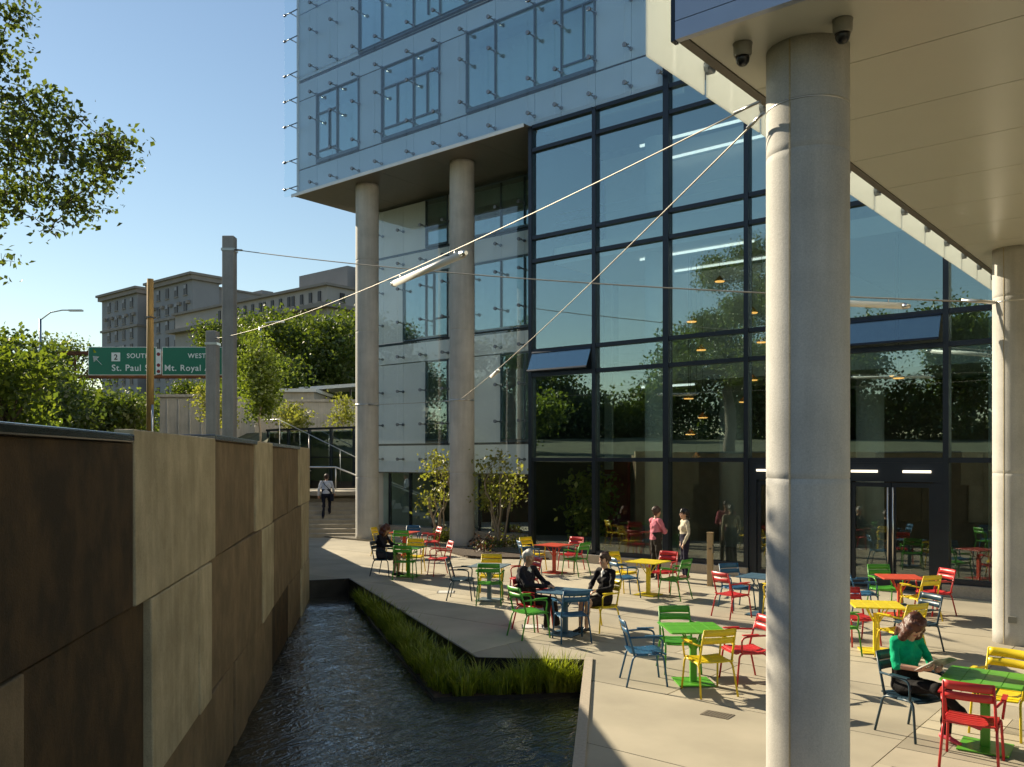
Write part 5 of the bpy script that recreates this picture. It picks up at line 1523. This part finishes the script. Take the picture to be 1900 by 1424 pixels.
hair_auburn = mat('auburn_hair', (0.085, 0.022, 0.009), 0.45, var=.4, scale=30, stretch=(1, 1, .2), bump=.5, bscale=60)
hair_brown = mat('brown_hair', (0.05, 0.022, 0.012), 0.45, var=.35, scale=30, bump=.4, bscale=60)
hair_black = mat('black_hair', (0.012, 0.009, 0.008), 0.4, var=.3, scale=30, bump=.4, bscale=60)
hair_grey = mat('grey_hair', (0.42, 0.40, 0.38), 0.55, var=.15, scale=30, bump=.4, bscale=60)
blackc = cloth('black_cloth', (0.010, 0.009, 0.010))
navyc = cloth('navy_cloth', (0.012, 0.014, 0.026))
shoe_b = mat('black_shoe', (0.012, 0.010, 0.010), .35)

def seat_at(key, col): 
    x, y, rz = SEATS[(key, col)]; return (x, y), rz

# 1 woman in green reading
(lx, ly), rz = seat_at('A', 'navy')
person('woman in a green top and black trousers reading a magazine in a dark blue chair', (lx, ly), rz,
       sit(chest=(.0, -.09, .87), neck=(0, -.03, 1.055), head=(.02, .045, 1.175), face=(.05, .72, -.70), up=(0, .6, .75),
           shL=(-.185, -.08, 1.0), shR=(.185, -.08, 1.0), elL=(-.27, .0, .755), elR=(.26, .02, .775), wrL=(-.13, .205, .73), wrR=(.15, .235, .765),
           hdL=(.55, .75, .12), hnL=(.5, -.3, .9), hdR=(-.5, .8, .15), hnR=(-.5, -.3, .9),
           knL=(-.10, .36, .545), knR=(.10, .40, .60), anL=(-.08, .36, .10), anR=(-.14, .56, .30), toL=(-.08, .52, .035), toR=(-.20, .66, .22)),
       [M['skin'], cloth('green_knit', (0.0, 0.34, 0.155)), blackc, mat('pink_shoe', (0.62, 0.06, 0.10), .5), M['lip'], M['eye'], hair_auburn],
       hair_auburn, 'long', fem=True, sleeve='elbow', hands=(.55, .55), h=.0075, bulk=1.06)
mg = empty('magazine', (lx, ly, .80), rz, 'open magazine held by the woman in the green top', 'magazine')
M['page'] = mat('printed_page', (0.45, 0.44, 0.40), .4, var=.5, scale=18, detail=2)
for s in (-1, 1):
    mb = MB(); v = []; f = []
    for i in range(7):
        t = i / 6; x = s * t * .20; bend = .018 * math.sin(t * math.pi)
        for y, z in ((.20, -.02), (.40, .10)): v += [(x, y, z + bend - abs(x) * .12), (x, y, z + bend - .006 - abs(x) * .12)]
    for i in range(6):
        a = i * 4; c = a + 4
        f += [(a, a+2, c+2, c), (a+1, c+1, c+3, a+3), (a+2, a+3, c+3, c+2), (a, c, c+1, a+1)]
    f += [(0, 1, 3, 2), (24, 26, 27, 25)]
    mb.add(v, f).build('page', M['page'], mg, smooth=False)
# 2 man in pink shirt, arms folded
pk = Vector((-11.1, 19.1))
ck = Vector((-10.65, 19.75))
dv = ck - pk
person('man in a pink shirt standing with folded arms by the glass wall', (pk.x, pk.y), math.atan2(dv.y, dv.x) - math.pi / 2 + R(6),
       stand(pelvis=(0, 0, .97), chest=(0, .0, 1.32), neck=(0, 0, 1.52), head=(0, .03, 1.66), shL=(-.20, 0, 1.45), shR=(.20, 0, 1.45),
             elL=(-.27, .10, 1.19), elR=(.27, .10, 1.19), wrL=(.06, .22, 1.21), wrR=(-.06, .25, 1.16), hdL=(1, .02, -.1), hnL=(0, -1, 0), hdR=(-1, .02, .1), hnR=(0, -1, 0),
             hipL=(-.1, 0, .94), hipR=(.1, 0, .94), knL=(-.12, .02, .51), knR=(.12, .02, .51), anL=(-.13, -.02, .09), anR=(.13, -.02, .09), toL=(-.17, .14, .03), toR=(.17, .14, .03)),
       [M['skin_tan'], cloth('pink_shirt', (0.55, 0.17, 0.22)), cloth('charcoal_trousers', (0.030, 0.026, 0.022)), shoe_b, M['lip'], M['eye'], hair_brown], hair_brown, 'short', bulk=1.10, collar=False)
# 3 woman in cream top
person('woman in a cream blouse and navy trousers standing by the glass wall', (ck.x, ck.y), math.atan2(-dv.y, -dv.x) - math.pi / 2 + R(-8),
       stand(elL=(-.24, -.02, 1.14), wrL=(-.22, .10, .90), elR=(.24, -.04, 1.14), wrR=(.23, .02, .89), face=(0, 1, .02)),
       [M['skin'], cloth('cream_blouse', (0.55, 0.49, 0.38)), cloth('navy_trousers', (0.018, 0.016, 0.035)), mat('nude_shoe', (0.42, 0.2, 0.15), .4), M['lip'], M['eye'], hair_black], hair_black, 'tail', fem=True)
# 4 seated man in dark suit
(lx, ly), rz = seat_at('G', 'red')
person('grey-haired man in a dark suit seated at the blue table', (lx, ly), rz,
       sit(chest=(0, -.15, .90), neck=(0, -.13, 1.10), head=(0, -.08, 1.24), shL=(-.21, -.13, 1.03), shR=(.21, -.13, 1.03), elL=(-.29, .03, .80), elR=(.28, .04, .80), wrL=(-.10, .30, .775), wrR=(.06, .31, .775), hdL=(.6, .8, -.1), hdR=(-.5, .85, -.1), hnL=(0, 0, -1), hnR=(0, 0, -1), anL=(-.12, .42, .09), anR=(.12, .36, .09), toL=(-.13, .57, .03), toR=(.13, .51, .03)),
       [M['skin_tan'], cloth('dark_suit', (0.014, 0.013, 0.020)), cloth('dark_suit_trousers', (0.030, 0.022, 0.020)), mat('pale_shoe', (0.20, 0.22, 0.26), .4), M['lip'], M['eye'], hair_grey], hair_grey, 'thin', bulk=1.18, h=.0085, collar=True)
# 5 seated woman in black jacket
(lx, ly), rz = seat_at('G', 'yellow')
person('short-haired woman in a black jacket seated facing the man at the blue table', (lx, ly), rz,
       sit(wrL=(-.10, .16, .70), wrR=(.09, .17, .70), hdL=(.5, .8, -.2), hdR=(-.5, .8, -.2), anL=(-.07, .40, .09), anR=(.05, .42, .09), toL=(-.07, .55, .03), toR=(.05, .57, .03), knL=(-.08, .37, .51), knR=(.08, .37, .51)),
       [M['skin'], blackc, cloth('black_skirt', (0.016, 0.012, 0.012)), shoe_b, M['lip'], M['eye'], hair_brown], hair_brown, 'bun', fem=True, skirt=.75, bare_legs=True, h=.0085, collar=True)
# 6 seated woman in dark dress
(lx, ly), rz = seat_at('J', 'navy')
person('long-haired woman in a dark dress seated alone at the green table', (lx, ly), rz,
       sit(chest=(0, -.08, .87), neck=(0, -.02, 1.05), head=(0, .05, 1.17), face=(0, .85, -.5), up=(0, .45, .85), shL=(-.175, -.05, 1.0), shR=(.175, -.05, 1.0), elL=(-.23, .10, .78), elR=(.23, .10, .78), wrL=(-.10, .33, .775), wrR=(.10, .33, .775), hdL=(.2, 1, 0), hdR=(-.2, 1, 0)),
       [M['skin'], cloth('black_dress_top', (0.016, 0.014, 0.020)), cloth('grey_skirt', (0.050, 0.048, 0.060)), shoe_b, M['lip'], M['eye'], hair_auburn], hair_auburn, 'long', fem=True, skirt=.8, bare_legs=True)
# 7 man climbing the stairs
ms = s0 + sd * 1.55 + sw * 0.30
step_z = 0.15 * 3 + .145
stairs_face = math.atan2(sd.y, sd.x) - math.pi / 2
man7 = person('man in a pale shirt and dark trousers walking up the stairs', (ms.x, ms.y, step_z), stairs_face,
       stand(pelvis=(0, .06, .96), chest=(0, .11, 1.31), neck=(0, .13, 1.50), head=(0, .17, 1.63), face=(0, 1, -.12), shL=(-.20, .11, 1.43), shR=(.20, .11, 1.43),
             elL=(-.28, .04, 1.17), elR=(.27, .12, 1.17), wrL=(-.30, .12, .94), wrR=(.28, .28, 1.02), hipL=(-.1, .06, .93), hipR=(.1, .06, .93),
             knL=(-.10, .05, .50), anL=(-.10, -.08, .09), toL=(-.11, .07, .03), knR=(.10, .36, .63), anR=(.10, .30, .24), toR=(.11, .45, .18)),
       [M['skin_tan'], cloth('pale_blue_shirt', (0.50, 0.53, 0.62)), navyc, shoe_b, M['lip'], M['eye'], hair_brown], hair_brown, 'short', bulk=1.1)
bag = empty('shoulder_bag', (ms.x, ms.y, step_z), stairs_face, 'dark shoulder bag carried by the man on the stairs', 'bag')
MB().box(.17, -.16, .70, .29, .16, .98).build('bag_body', navyc, bag, bevel=.03)
MB().tube([(.24, -.10, .97), (.16, -.09, 1.15), (-.05, -.055, 1.36), (-.14, .06, 1.50), (-.10, .20, 1.44), (.10, .26, 1.20), (.22, .16, .97)], .016, 6).build('strap', navyc, bag, smooth=True)
